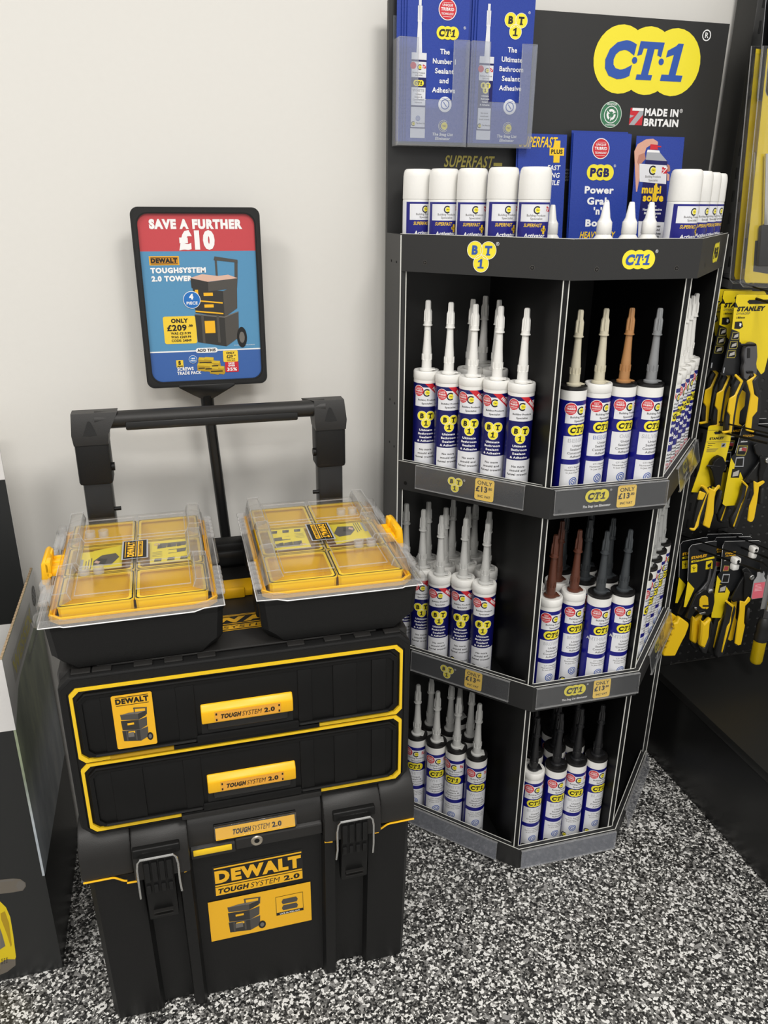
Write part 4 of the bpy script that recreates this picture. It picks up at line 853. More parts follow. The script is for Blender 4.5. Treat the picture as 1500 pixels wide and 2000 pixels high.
# leaflets standing in the tray against the board
def lf(label, pxs, y, prnt, lean, grp=None):
    (xa, za), (xb, zb) = pz(pxs, y+.22*lean); return leaflet(label, xa, xb, 1.281, max(za, zb), y, prnt(xa, xb, max(za, zb)) if prnt else None, lean, 0, grp)
def p_sf(a, b, z):
    p = Print(); w = b-a; p.text('SUPERFAST', a+.003+w*.36, z-.0235, .0185, YLN, b=.02, sh=.2, fit=.078); x = a+w*.8; p.rect(x-.0155, z-.0375, x+.0155, z-.0235, YLN, 2); p.rect(x-.0065, z-.05, x+.0065, z-.011, YLN, 2.4); p.text('PLUS', x, z-.0345, .008, KPR, b=.04, fit=.025, l=4)
    for k, t in enumerate(('FAST', 'BONDING', 'VERSATILE')): p.text(t, a+w*.88, z-.0635-k*.0135, .0088, WPR, b=.02, sh=.2, al='r')
    return p
def p_pg(a, b, z):
    p = Print(); c = (a+b)/2-.002; p.put(TRI, c-.001, z-.0275, .0188, l=2); p.put(PG_BLUE, c+.001, z-.0705, .0148, l=2)
    for k, t in enumerate(('Power', 'Grab', "'n'", 'Bond')): p.text(t, c+.001, z-.1095-(0, .0205, .039, .0615)[k], .0138, WPR, b=.045, fit=(.065, .051, .02, .054)[k])
    for k, t in enumerate(('HEAVY DUTY', 'VERTICAL', 'HOLDING')): p.text(t, c+.002, z-.193-k*.0185, .0125, YLN, b=.03, sh=.2, fit=(.078, .056, .056)[k])
    return p
SKN = mat('printed_skin', 'd9a58f', .4); SKN2 = mat('printed_skin_shade', 'b97f6c', .4)
def p_ms(a, b, z):
    p = Print(); w = b-a; F = crop(1080, 240, 4.167)
    def q(pts): return pz(F(pts), -.2)
    p.poly(q([(690, 230), (720, 170), (790, 130), (850, 125), (888, 150), (885, 175), (830, 175), (790, 200), (770, 260), (780, 290), (725, 350), (725, 440), (700, 560), (690, 560)]), SKN, 1); p.poly(q([(725, 260), (775, 240), (780, 290), (725, 350), (710, 320)]), SKN2, 1.6)
    p.poly(q([(950, 330), (975, 345), (978, 390), (955, 400)]), SKN2, 1); p.poly(q([(945, 400), (970, 420), (965, 470), (945, 470)]), SKN, 1.3)
    p.poly(q([(825, 170), (880, 175), (885, 215), (818, 215)]), RPR, 3); p.poly(q([(880, 182), (912, 186), (912, 196), (880, 194)]), RPR, 3.2)
    p.poly(q([(800, 215), (895, 222), (900, 240), (792, 236)]), WPR, 2.4); p.poly(q([(792, 236), (900, 240), (955, 310), (780, 298)]), GPR2, 2.6)
    p.poly(q([(780, 298), (957, 310), (925, 810), (700, 800)]), NVY, 2); p.poly(q([(727, 330), (950, 345), (938, 498), (722, 478)]), WLB, 3); p.poly(q([(700, 800), (925, 810), (905, 960), (690, 960)]), WLB, 2)
    (cx, cz), = q([(838, 385)]); p.put(CTEC, cx, cz, .0085, l=3); (cx, cz), = q([(930, 385)]); p.put(FLAG, cx, cz, .006, l=3)
    (cx, cz), = q([(833, 445)]); p.text('Building Products', cx, cz, .0042, GPR, fit=.036, l=4); (cx, cz), = q([(833, 475)]); p.text('Specialist', cx, cz, .0042, GPR, fit=.022, l=4)
    (cx, cz), = q([(815, 575)]); p.text('multi', cx, cz, .0155, YLN, b=.05, fit=.046, l=4); (cx, cz), = q([(825, 640)]); p.text('solve', cx, cz, .0155, YLN, b=.05, fit=.048, l=4); (cx, cz), = q([(838, 640)]); p.rect(cx-.002, cz, cx+.003, cz+.034, YLN, 4.5)
    for k, t in enumerate(('Unique', 'Non Aggressive', 'Multi Purpose', 'Solvent')): (cx, cz), = q([(815, 685+k*30)]); p.text(t, cx, cz, .0048, WPR, b=.02, l=4)
    for k, t in enumerate(('Removes', 'oils and', 'dissolves', 'FAST!')): (cx, cz), = q([(830, 850+k*30)]); p.text(t, cx, cz, .005, KPR, b=.02, l=4)
    return p
g = 'leaflets standing in the header tray'
lf('back blue leaflet with yellow lettering, showing left of its twin below the clear holder', ((1010, 266), (1103, 270)), -.2025, None, .08, g)
lf('front blue leaflet with yellow plus sign below the right clear holder', ((1014, 260), (1108, 266)), -.205, p_sf, .08, g)
lf('rearmost blue leaflet in the middle pile under the recycling badge', ((1117, 262), (1228, 258)), -.2, None, .08, g)
lf('second blue leaflet in the middle pile, between rear and front ones', ((1118, 264), (1232, 261)), -.2035, None, .08, g)
lf('front blue leaflet of the middle pile with three yellow circles and Power Grab lettering', ((1121, 263), (1235, 262)), -.207, p_pg, .08, g)
lf('blue leaflet picturing a hand holding a spray can, behind the rightmost glue bottle', ((1244, 268), (1338, 268)), -.204, p_ms, .08, g)

# ------------------------------------------------------------------ cardboard display bin on the left
def photo_mat():
    m = bpy.data.materials.new('printed_landscape'); m.use_nodes = True; nt = m.node_tree; b = nt.nodes['Principled BSDF']; b.inputs['Roughness'].default_value = .35
    tc = nt.nodes.new('ShaderNodeTexCoord'); mp = nt.nodes.new('ShaderNodeMapping'); mp.inputs['Scale'].default_value = (1, 5, 1.6); nt.links.new(tc.outputs['Object'], mp.inputs[0])
    n = nt.nodes.new('ShaderNodeTexNoise'); n.inputs['Scale'].default_value = 3.2; n.inputs['Detail'].default_value = 7; n.inputs['Roughness'].default_value = .6; nt.links.new(mp.outputs[0], n.inputs[0])
    sp = nt.nodes.new('ShaderNodeSeparateXYZ'); nt.links.new(tc.outputs['Object'], sp.inputs[0])
    r1 = nt.nodes.new('ShaderNodeValToRGB'); e = r1.color_ramp.elements; e[0].position = .3; e[0].color = lin('68705e'); e[1].position = .7; e[1].color = lin('b2bd96'); q = e.new(.5); q.color = lin('8b957e')
    r2 = nt.nodes.new('ShaderNodeValToRGB'); e = r2.color_ramp.elements; e[0].position = .3; e[0].color = lin('9aa3ad'); e[1].position = .72; e[1].color = lin('dde1e3'); q = e.new(.48); q.color = lin('b7bfc6')
    nt.links.new(n.outputs['Fac'], r1.inputs[0]); nt.links.new(n.outputs['Fac'], r2.inputs[0])
    mr = nt.nodes.new('ShaderNodeMapRange'); mr.inputs['From Min'].default_value = .36; mr.inputs['From Max'].default_value = .46; nt.links.new(sp.outputs['Z'], mr.inputs['Value'])
    mx = nt.nodes.new('ShaderNodeMix'); mx.data_type = 'RGBA'; nt.links.new(mr.outputs[0], mx.inputs['Factor']); nt.links.new(r2.outputs[0], mx.inputs['A']); nt.links.new(r1.outputs[0], mx.inputs['B'])
    nt.links.new(mx.outputs['Result'], b.inputs['Base Color']); return m
PHO = photo_mat(); CWH = mat('white_card', 'dcdad8', .45, var=.02); CBK = mat('black_card', '232424', .38, var=.02); KRA = mat('brown_corrugated_edge', 'a58f72', .8, var=.3, bscale=250); CGR = mat('grey_card_print', 'd6d5d2', .4, var=.02)
bx0, bx1, by0, by1, bz1 = -.40, -.007, -.495, -.14, .698
bin_ = thing('cardboard_display_bin', 'tall open cardboard display bin at the left edge, black with white rim', 'cardboard box', (-.2, -.32, 0))
mb = MB(); mb.box(bx0, bx1-.004, by0, by0+.004, 0, bz1, CBK); p = Print(); p.rect(bx0, .56, bx1, bz1, CWH, 1)
F = crop(0, 1450, 4.254); q = lambda pts: pz(F(pts), by0); GRY = mat('tool_picture_grey', '6d665c', .4, var=.02)
TYE = mat('tool_picture_yellow', 'e3c81c', .4, var=.02); TYS = mat('tool_picture_ochre', 'b39318', .4, var=.02)
p.poly([(bx0, .238), q([(0, 1140)])[0]]+q([(110, 1130), (170, 1135), (212, 1165), (215, 1195), (190, 1230), (110, 1245), (0, 1258)])+[(bx0, .19)], GRY, 1); p.poly(q([(0, 1145), (120, 1133), (125, 1145), (0, 1160)]), DK3, 2)
p.poly(q([(150, 1150), (195, 1150), (212, 1180), (195, 1220), (150, 1225), (135, 1190)]), DK3, 2)
p.poly([(bx0+.26, .17)]+q([(0, 1320), (50, 1370), (85, 1450), (110, 1600), (133, 1780), (110, 1850), (0, 1880)])+[(bx0+.26, .04)], TYE, 1)
p.poly(q([(5, 1420), (40, 1400), (75, 1500), (98, 1680), (90, 1700), (60, 1600), (10, 1470)]), TYS, 2); p.poly(q([(0, 1540), (20, 1600), (45, 1690), (0, 1720)]), DK3, 2)
p.poly(q([(0, 1830), (60, 1800), (130, 1800), (130, 1850), (60, 1905), (0, 1930)]), GRY, 2.5)
for k in range(4):
    for j in range(3): p.poly(q([(12+j*20, 1798+k*12-j*5), (24+j*20, 1794+k*12-j*5), (22+j*20, 1801+k*12-j*5), (10+j*20, 1805+k*12-j*5)]), DK, 3)
p.emit(mb, yplane(by0)); mb.build('front_panel', bin_)
mb = MB(); mb.box(bx1-.004, bx1, by0, by1, .236, bz1-.0005, PHO); mb.box(bx1-.004, bx1, by0, by1, 0, .236, CBK)
for k in range(60):
    y = by0+(by1-by0)*k/60; mb.box(bx1-.0042, bx1-.0003, y, y+.0045, bz1-.0005, bz1+.0006+.0006*(k % 2), KRA)
p = Print(); p.rect(by0, .607, by1, bz1-.001, CGR, 1); p.poly([(by0, .56), (-.43, .60), (-.40, .607), (by0, .607)], CGR, 1)
p.rect(-.44, .617, -.225, .664, mat('grey_band_print', 'b5b3ac', .4, var=.02), 2); p.text('WESSEX', -.333, .625, .031, mat('olive_print', 'cbc06a', .45, var=.02), b=.05, fit=.2)
p.circ(-.1755, .652, .021, GPR, 2); 
for k in range(4): p.rect(-.19, .641+k*.0065, -.161, .643+k*.0065, GPR2, 3)
p.text('Wonderland', -.255, .578, .013, GPR2, b=.0, sh=.3, fit=.13)
p.emit(mb, plane((bx1, 0, 0), (0, 1, 0), (0, 0, 1), (1, 0, 0))); mb.build('side_panel', bin_)
mb = MB(); mb.box(bx0, bx0+.004, by0+.004, by1, 0, bz1, CWH); mb.build('side_panel', bin_)
mb = MB(); mb.box(bx0+.004, bx1-.004, by1-.004, by1, 0, .45, CWH); mb.build('rear_panel', bin_)
mb = MB(); mb.box(bx0+.01, -.0135, -.212, -.207, .30, 1.018, CWH); p = Print(); p.rect(bx0+.01, .6145, -.0135, .9125, CBK, 1); p.emit(mb, yplane(-.212)); mb.build('header_card', bin_)
mb = MB(); mb.box(bx0+.004, bx1-.004, by0+.004, by1-.004, .30, .306, CWH); mb.build('inner_tray', bin_)

# ------------------------------------------------------------------ black gondola shelving on the right with hanging hand tools
GX = 1.462; PY = -.205
def peg_mat():
    m = bpy.data.materials.new('black_pegboard'); m.use_nodes = True; nt = m.node_tree; b = nt.nodes['Principled BSDF']; b.inputs['Roughness'].default_value = .4
    tc = nt.nodes.new('ShaderNodeTexCoord'); vm = nt.nodes.new('ShaderNodeVectorMath'); vm.operation = 'SCALE'; vm.inputs['Scale'].default_value = 1/.025; nt.links.new(tc.outputs['Object'], vm.inputs[0])
    fr = nt.nodes.new('ShaderNodeVectorMath'); fr.operation = 'FRACTION'; nt.links.new(vm.outputs[0], fr.inputs[0]); sb = nt.nodes.new('ShaderNodeVectorMath'); sb.operation = 'SUBTRACT'; sb.inputs[1].default_value = (.5, 0, .5); nt.links.new(fr.outputs[0], sb.inputs[0])
    ml = nt.nodes.new('ShaderNodeVectorMath'); ml.operation = 'MULTIPLY'; ml.inputs[1].default_value = (1, 0, 1); nt.links.new(sb.outputs[0], ml.inputs[0])
    ln = nt.nodes.new('ShaderNodeVectorMath'); ln.operation = 'LENGTH'; nt.links.new(ml.outputs[0], ln.inputs[0])
    mr = nt.nodes.new('ShaderNodeMapRange'); mr.inputs['From Min'].default_value = .13; mr.inputs['From Max'].default_value = .17; nt.links.new(ln.outputs['Value'], mr.inputs['Value'])
    mx = nt.nodes.new('ShaderNodeMix'); mx.data_type = 'RGBA'; mx.inputs['A'].default_value = lin('2b2b2b'); mx.inputs['B'].default_value = lin('151515'); nt.links.new(mr.outputs[0], mx.inputs['Factor']); nt.links.new(mx.outputs['Result'], b.inputs['Base Color'])
    bp = nt.nodes.new('ShaderNodeBump'); bp.inputs['Strength'].default_value = .8; bp.inputs['Distance'].default_value = .002; nt.links.new(mr.outputs[0], bp.inputs['Height']); nt.links.new(bp.outputs[0], b.inputs['Normal']); return m
gon = thing('gondola_shelving', 'black shop shelving bay with pegboard back on the right of the sealant stand', 'shelving', (1.9, -.3, 0))
mb = MB(); mb.box(GX, GX+.05, -.186, -.122, 0, 2.05, GBK, .002)
for k in range(40):
    z = .3+k*.044
    for dx in (.012, .03): mb.box(GX+dx, GX+dx+.005, -.1866, -.18, z, z+.022, BLK3)
mb.build('upright_post', gon)
mb = MB(); mb.box(GX+.05, 2.4, PY+.02, PY+.026, .26, 2.05, peg_mat()); mb.box(GX+.0, GX+.05, PY+.0195, PY+.0255, .257, 1.29, GBK); mb.build('pegboard', gon)
mb = MB(); mb.box(GX-.0, 2.4, -1.0, PY+.018, .2345, .2575, GBK, .002); mb.build('deck', gon)
mb = MB(); mb.box(GX+.006, 2.4, -.985, PY+.018, .0, .2345, GBK); mb.box(GX+.003, GX+.006, -.99, PY+.018, .004, .232, BLKG); mb.build('plinth', gon)
mb = MB(); mb.lathe([(.02, 0), (.02, .012), (.008, .02), (.008, .04)], BLK3, (GX-.004, -.735), 18); mb.build('foot', gon)

def hook(label, u0, v0, yc, u1, v1, double=True, group='display hooks on the pegboard'):
    a = at_y(u0, v0, yc); t = at_x(u1, v1, a.x); d = (t-a)/(t.y-a.y); base = a+d*(PY+.019-a.y)
    mb = MB(); mb.tube([base, t], .0026, BLK3, 8); mb.box(base.x-.014, base.x+.014, base.y-.003, base.y, base.z-.02, base.z+.03, BLK3, .002)
    if double: mb.tube([base+Vector((0, 0, .022)), t+Vector((0, .004, .020)), t+Vector((0, -.012, .017)), t+Vector((0, -.014, .0))], .0018, BLK3, 8)
    o = mb.build('display_hook', None, loc=base); tag(o, label, 'display hook', group); return a.x, t, d
def slabs(mb, pts, y, s, th, m, bev=.0015): mb.prism(pz(s(pts), y), 'y', y-th, y, m, bev, 1)
SL = mat('card_yellow_print', 'eed31f', .33, var=.02); CKB = mat('card_black_print', '1b1c1e', .33, var=.02); TBK = mat('grip_black_rubber', '1d1d1d', .5, bump=.3, bscale=500); TYL = mat('grip_yellow', 'f0c51a', .4, var=.02)
TAN = mat('tag_picture', 'b9b5ae', .4); TRD = mat('tag_red_picture', 'a8434a', .4)
def shift(o, d): o.location = o.location+Vector(d); return o

# --- combination pliers on yellow cards (three on the top hook)
s7 = crop(1340, 560, 6.667); Y1 = -.30
hook('black display hook carrying the three combination pliers packs', 1476, 583, Y1, 1530, 600)
def combo():
    o = at_y(1475, 590, Y1); rt = thing('pliers_pack', 'x', 'pliers', o, 'combination pliers packs')
    mb = MB(); slabs(mb, [(650, 110), (680, 95), (1190, 105), (1215, 140), (1180, 480), (1010, 1110), (970, 1150), (475, 1155), (455, 1130), (590, 565)], Y1, s7, .0012, CKB, 0)
    p = Print(); P = lambda pts: pz(s7(pts), Y1)
    p.poly(P([(650, 110), (680, 97), (1190, 107), (1213, 140), (1180, 330), (690, 300), (640, 200)]), SL, 1); p.poly(P([(620, 270), (1190, 280), (1180, 480), (1100, 760), (690, 720), (690, 590), (590, 550)]), SL, 1.5); p.poly(P([(690, 700), (1110, 720), (1010, 1110), (970, 1140), (870, 990)]), SL, 1.7)
    p.poly(P([(790, 195), (815, 170), (1080, 165), (1080, 220), (820, 225)]), KPR, 3)
    (x, z), = P([(655, 322)]); p.text('STANLEY', x, z, .0098, KPR, al='l', b=.07, sh=.2, fit=.066, l=4); (x, z), = P([(645, 365)]); p.text('DYNAGRIP', x, z, .0046, GPR, al='l', b=0, sh=.1, fit=.033, l=4); (x, z), = P([(643, 415)]); p.text('180mm', x, z, .0042, KPR, al='l', b=.04, fit=.022, l=4)
    p.poly(P([(630, 455), (720, 450), (735, 520), (690, 550), (620, 545)]), KPR, 4); p.poly(P([(690, 470), (715, 480), (705, 520), (685, 510)]), WPR, 5)
    for k in range(3):
        dx, dy = -30*k, 118*k
        if k: dx -= 0
        p.poly(P([(600+dx, 590+dy), (690+dx*.8, 590+dy), (690+dx*.8, 660+dy), (672+dx*.8, 690+dy), (582+dx, 690+dy)]), GLD, 3); p.poly(P([(605+dx, 597+dy), (684+dx*.8, 597+dy), (682+dx*.8, 655+dy), (668+dx*.8, 682+dy), (590+dx, 682+dy)]), KPR, 4); p.poly(P([(625+dx, 630+dy), (675+dx*.8, 605+dy), (670+dx*.8, 650+dy), (610+dx, 668+dy)]), TAN, 5)
    p.poly(P([(485, 1050), (500, 1050), (488, 1120), (473, 1120)]), GPR2, 3)
    p.emit(mb, yplane(Y1-.0012, .00015)); mb.build('backing_card', rt)
    y = Y1-.004
    mb = MB(); slabs(mb, [(760, 735), (800, 712), (845, 715), (880, 745), (887, 900), (872, 990), (882, 1060), (862, 1200), (820, 1215), (790, 1140), (740, 1215), (700, 1180), (694, 1050), (714, 985), (700, 890), (715, 800)], y, s7, .012, STL, .002); slabs(mb, [(798, 800), (835, 800), (832, 925), (795, 930)], y-.0122, s7, .0004, KPR, 0); mb.build('jaws', rt)
    mb = MB(); slabs(mb, [(700, 740), (905, 738), (912, 756), (900, 772), (705, 775)], y-.012, s7, .003, BLK3); mb.build('cable_tie', rt); mb = MB(); slabs(mb, [(780, 1095), (870, 1095), (872, 1125), (785, 1130)], y-.012, s7, .003, BLK3); mb.build('cable_tie', rt)
    for blk, yel in (([(630, 1135), (735, 1222), (640, 1430), (605, 1620), (570, 1880), (462, 1895), (468, 1740), (500, 1560), (545, 1440), (560, 1300), (600, 1230)], [(735, 1222), (650, 1420), (605, 1700), (585, 1893), (472, 1912), (453, 1880), (552, 1868), (563, 1672), (523, 1620), (553, 1450), (622, 1408), (700, 1243), (618, 1150), (640, 1132)]),
                     ([(878, 1130), (912, 1152), (880, 1230), (935, 1430), (932, 1560), (920, 1640), (880, 1885), (775, 1880), (768, 1800), (800, 1600), (840, 1400), (785, 1222)], [(868, 1120), (912, 1150), (850, 1222), (878, 1402), (932, 1440), (915, 1620), (855, 1690), (838, 1850), (882, 1880), (862, 1897), (768, 1870), (763, 1800), (798, 1600), (830, 1400), (778, 1225), (800, 1213), (880, 1160)])):
        mb = MB(); slabs(mb, blk, y+.001, s7, .015, TBK, .004); hd = mb.build('handle', rt)
        mb = MB(); slabs(mb, yel, y-.0125, s7, .004, TYL, .0015); mb.build('yellow_grip', hd)
    return rt
c1 = combo(); c1['label'] = 'combination pliers on a yellow card, nearest pack of three on the top hook'
for k, (lab, d) in enumerate((('combination pliers on a yellow card, middle pack of three on the top hook', (-.006, .034, .004)), ('combination pliers on a yellow card, rearmost pack of three on the top hook', (-.012, .066, .004)))):
    shift(copy_tree(c1), d)['label'] = lab

# --- diagonal pliers on a yellow card and pump pliers on dark cards (second row)
s8 = crop(1260, 820, 6.25); Y2 = -.29
hook('black display hook carrying the narrow yellow card with black-nosed pliers', 1404, 843, Y2, 1500, 866)
o = at_y(1400, 840, Y2); rt = thing('pliers_pack', 'side cutting pliers on a narrow yellow card below the combination pliers', 'pliers', o)
mb = MB(); slabs(mb, [(770, 85), (790, 72), (1040, 80), (1055, 110), (1035, 260), (1000, 400), (955, 600), (890, 740), (800, 800), (640, 885), (562, 880), (600, 770), (660, 600), (715, 380), (740, 270)], Y2, s8, .0012, SL, 0)
p = Print(); P = lambda pts: pz(s8(pts), Y2)
(x, z), = P([(780, 245)]); p.text('STANLEY', x, z, .0058, KPR, al='l', b=.06, fit=.037); p.poly(P([(742, 266), (1030, 262), (1030, 266), (742, 270)]), GPR, 2); p.poly(P([(765, 122), (1050, 125), (1050, 128), (765, 126)]), GPR, 2); p.poly(P([(835, 150), (860, 138), (920, 145), (915, 172), (850, 176)]), KPR, 2); p.poly(P([(930, 280), (985, 278), (975, 330), (920, 335)]), GPR2, 2); p.poly(P([(940, 300), (970, 288), (960, 320), (930, 325)]), KPR, 3)
for k, (a, b) in enumerate(((762, 850), (760, 815), (755, 780))): p.poly(P([(a, 285+k*24), (b, 283+k*24), (b, 289+k*24), (a, 292+k*24)]), KPR, 2)
for k in range(4): p.poly(P([(748-k*2, 350+k*12), (890-k*12, 346+k*12), (890-k*12, 350+k*12), (748-k*2, 355+k*12)]), GPR, 2)
p.emit(mb, yplane(Y2-.0012, .00015)); mb.build('backing_card', rt); y = Y2-.004
mb = MB(); slabs(mb, [(880, 422), (905, 440), (930, 500), (935, 555), (900, 620), (872, 790), (835, 815), (800, 800), (790, 700), (765, 600), (742, 562), (748, 545), (768, 545), (785, 490), (830, 445)], y, s8, .016, BLK3, .004); slabs(mb, [(745, 548), (930, 560), (928, 575), (748, 570)], y-.014, s8, .003, BLKG); mb.build('nose_guard', rt)
for blk, yel in (([(660, 800), (745, 870), (725, 930), (680, 1090), (640, 1200), (610, 1310), (540, 1315), (565, 1160), (600, 1000), (640, 900)], [[(655, 797), (690, 785), (740, 810), (775, 868), (755, 900), (665, 1160), (640, 1290), (590, 1352), (540, 1342), (530, 1312), (592, 1318), (640, 1160), (745, 885), (700, 830)], [(655, 860), (735, 890), (690, 975), (625, 970)]]),
                 ([(860, 850), (905, 830), (875, 1000), (832, 1135), (800, 1130), (820, 1000)], [[(768, 818), (830, 850), (860, 790), (895, 778), (910, 805), (845, 882), (832, 1000), (825, 1140), (775, 1322), (693, 1280), (715, 1200), (750, 1000), (765, 880)]])):
    mb = MB(); slabs(mb, blk, y+.001, s8, .016, TBK, .004); hd = mb.build('handle', rt)
    mb = MB()
    for yy in yel: slabs(mb, yy, y-.012, s8, .005, TYL, .002)
    mb.build('yellow_grip', hd)
def pump(s, Y, pts, lab, first_loc):
    rt = thing('pump_pliers_pack', lab, 'pliers', first_loc, 'pump pliers packs on dark cards')
    mb = MB(); slabs(mb, pts['card'], Y, s, .0012, CKB, 0); p = Print(); P = lambda q: pz(s(q), Y)
    p.poly(P(pts['yel']), SL, 1)
    for q in pts['yel2']: p.poly(P(q), SL, 1.3)
    for q, m in pts['pics']: p.poly(P(q), m, 2)
    for t, q, h, f_, m in pts['txt']: (x, z), = P([q]); p.text(t, x, z, h, m, al='l', b=.05, fit=f_, l=3)
    n = len(pts['card'])
    p.emit(mb, yplane(Y-.0012, .00015)); mb.build('backing_card', rt); y = Y-.004
    mb = MB(); e = pts['edge']; mb.tube([Vector((a, Y-.0008, b)) for a, b in P(e)], .0005, WPR, 5); mb.build('card_edge', rt)
    mb = MB(); slabs(mb, pts['jaw'], y-.001, s, .007, BLKG, .0015); slabs(mb, pts['jaw2'], y-.007, s, .006, BLK, .0015); mb.build('jaws', rt)
    (cx, cz), = P([pts['piv']]); mb = MB(); mb.lathe([(.0072, 0), (.0072, .003), (.006, .0045), (.003, .0045), (.0028, .0038)], CHR, n=24, M=Matrix.Translation((cx, y-.012, cz)) @ Matrix.Rotation(math.pi/2, 4, 'X')); mb.build('pivot', rt)
    for b_, yl in pts['han']:
        mb = MB(); slabs(mb, b_, y-.001, s, .015, TBK, .004); hd = mb.build('handle', rt); mb = MB(); slabs(mb, yl, y-.0135, s, .004, TYL, .0015); mb.build('yellow_grip', hd)
    return rt
dat = {'card': [(1190, 75), (1215, 55), (1640, 40), (1700, 70), (1560, 700), (1200, 720), (1180, 740), (1090, 1040), (975, 1052), (938, 1025), (1010, 640), (1045, 455), (1100, 400), (1165, 150)],
 'yel': [(1045, 460), (1092, 545), (1075, 640), (1160, 640), (1190, 712), (1100, 1040), (975, 1050), (940, 1022), (1010, 640)], 'yel2': [],
 'pics': [([(1130, 310), (1250, 312), (1240, 375), (1215, 435), (1108, 432)], GLD), ([(1137, 320), (1242, 322), (1232, 372), (1208, 425), (1118, 422)], KPR), ([(1150, 340), (1235, 330), (1225, 375), (1140, 380)], TAN), ([(1180, 335), (1238, 345), (1225, 385), (1170, 370)], TRD), ([(1105, 455), (1205, 450), (1195, 570), (1085, 570)], GPR2), ([(1112, 470), (1195, 465), (1185, 560), (1095, 560)], KPR), ([(1060, 595), (1160, 600), (1140, 705), (1038, 705)], KPR), ([(1070, 640), (1145, 610), (1130, 680), (1060, 690)], TAN)],
 'txt': [('STANLEY', (1185, 210), .0052, .031, YPR), ('200mm', (1160, 275), .004, .018, WPR)], 'edge': [(1100, 400), (1165, 150), (1190, 75), (1215, 55), (1640, 40)],
 'jaw': [(1305, 300), (1345, 278), (1380, 320), (1385, 350), (1410, 420), (1475, 470), (1440, 560), (1300, 750), (1240, 770), (1185, 745), (1330, 560), (1390, 470), (1325, 400)], 'jaw2': [(1385, 440), (1478, 440), (1470, 560), (1435, 640), (1412, 765), (1365, 790), (1372, 640), (1390, 540)], 'piv': (1428, 465),
 'han': [([(1165, 740), (1248, 808), (1200, 960), (1080, 1300), (1020, 1312), (1000, 1200), (1060, 1100), (1140, 900)], [(1155, 738), (1180, 730), (1250, 800), (1245, 820), (1205, 960), (1188, 1005), (1075, 1308), (1065, 1290), (1165, 1020), (1200, 950), (1232, 812)]), ([(1400, 800), (1410, 830), (1392, 1000), (1355, 1015), (1340, 1000), (1370, 820)], [(1315, 740), (1365, 765), (1430, 735), (1450, 745), (1448, 765), (1382, 812), (1358, 1000), (1322, 1200), (1300, 1238), (1265, 1245), (1238, 1225), (1262, 1050), (1320, 900)])]}
hook('black display hook above the pump pliers in the second row', 1466, 846, Y2, 1540, 862)
q1 = pump(s8, Y2, dat, 'pump pliers with round steel pivot on a dark card, front pack of second row', at_y(1460, 840, Y2))
shift(copy_tree(q1), (-.012, .03, .004))['label'] = 'pump pliers on a dark card hidden behind the front second row pack'
s9 = crop(1380, 1020, 6.667); Y3 = -.262
dat3 = {'card': [(215, 275), (235, 248), (680, 236), (700, 255), (690, 640), (600, 760), (300, 905), (190, 1240), (65, 1238), (58, 1220), (135, 690), (180, 640)],
 'yel': [(135, 690), (185, 765), (165, 800), (250, 830), (300, 908), (190, 1242), (65, 1240), (58, 1222)], 'yel2': [], 'pics': [([(225, 560), (290, 565), (280, 630), (205, 635)], GLD), ([(232, 568), (283, 572), (272, 623), (213, 627)], TRD), ([(210, 670), (300, 670), (280, 785), (185, 785)], GPR2), ([(218, 685), (290, 685), (272, 775), (198, 775)], KPR), ([(165, 812), (262, 808), (235, 912), (145, 915)], KPR), ([(175, 850), (250, 822), (232, 890), (165, 900)], TAN)],
 'txt': [('STANLEY', (235, 418), .0052, .030, YPR), ('FATMAX', (240, 446), .0034, .029, YPR), ('250', (225, 500), .004, .011, WPR)], 'edge': [(180, 640), (210, 300), (235, 248), (680, 236), (698, 255)],
 'jaw': [(440, 600), (500, 570), (560, 640), (580, 690), (520, 740), (420, 1000), (330, 1030), (300, 990), (400, 790), (470, 680)], 'jaw2': [(470, 640), (580, 650), (570, 760), (545, 880), (520, 1020), (460, 1040), (470, 880), (480, 760)], 'piv': (525, 678),
 'han': [([(225, 1010), (345, 1078), (320, 1200), (270, 1400), (185, 1690), (90, 1750), (70, 1690), (150, 1400), (215, 1150)], [(228, 1020), (250, 1005), (348, 1075), (340, 1110), (318, 1200), (305, 1310), (195, 1698), (182, 1680), (255, 1350), (290, 1300), (330, 1105)]), ([(500, 1080), (535, 1090), (500, 1310), (460, 1300)], [(425, 1015), (490, 1030), (535, 962), (565, 985), (555, 1020), (495, 1080), (478, 1300), (492, 1335), (440, 1585), (400, 1600), (355, 1570), (390, 1330), (420, 1150)])]}
hx = hook('black display hook with a pale tag hung from it, carrying dark-carded snips', 1364, 1074, Y3, 1489, 1117)
q3 = pump(s9, Y3, dat3, 'pump pliers on a dark card beside the snips, frontmost of three bottom packs', at_y(1440, 1065, Y3))
shift(copy_tree(q3), (-.008, .022, .002))['label'] = 'pump pliers on a dark card beside the snips, middle of three bottom packs'
shift(copy_tree(q3), (-.018, .042, .003))['label'] = 'pump pliers on a dark card beside the snips, rearmost of three bottom packs'
hook2 = hook('black display hook with a white clip above the bottom pump pliers', 1448, 1069, Y3, 1515, 1096)
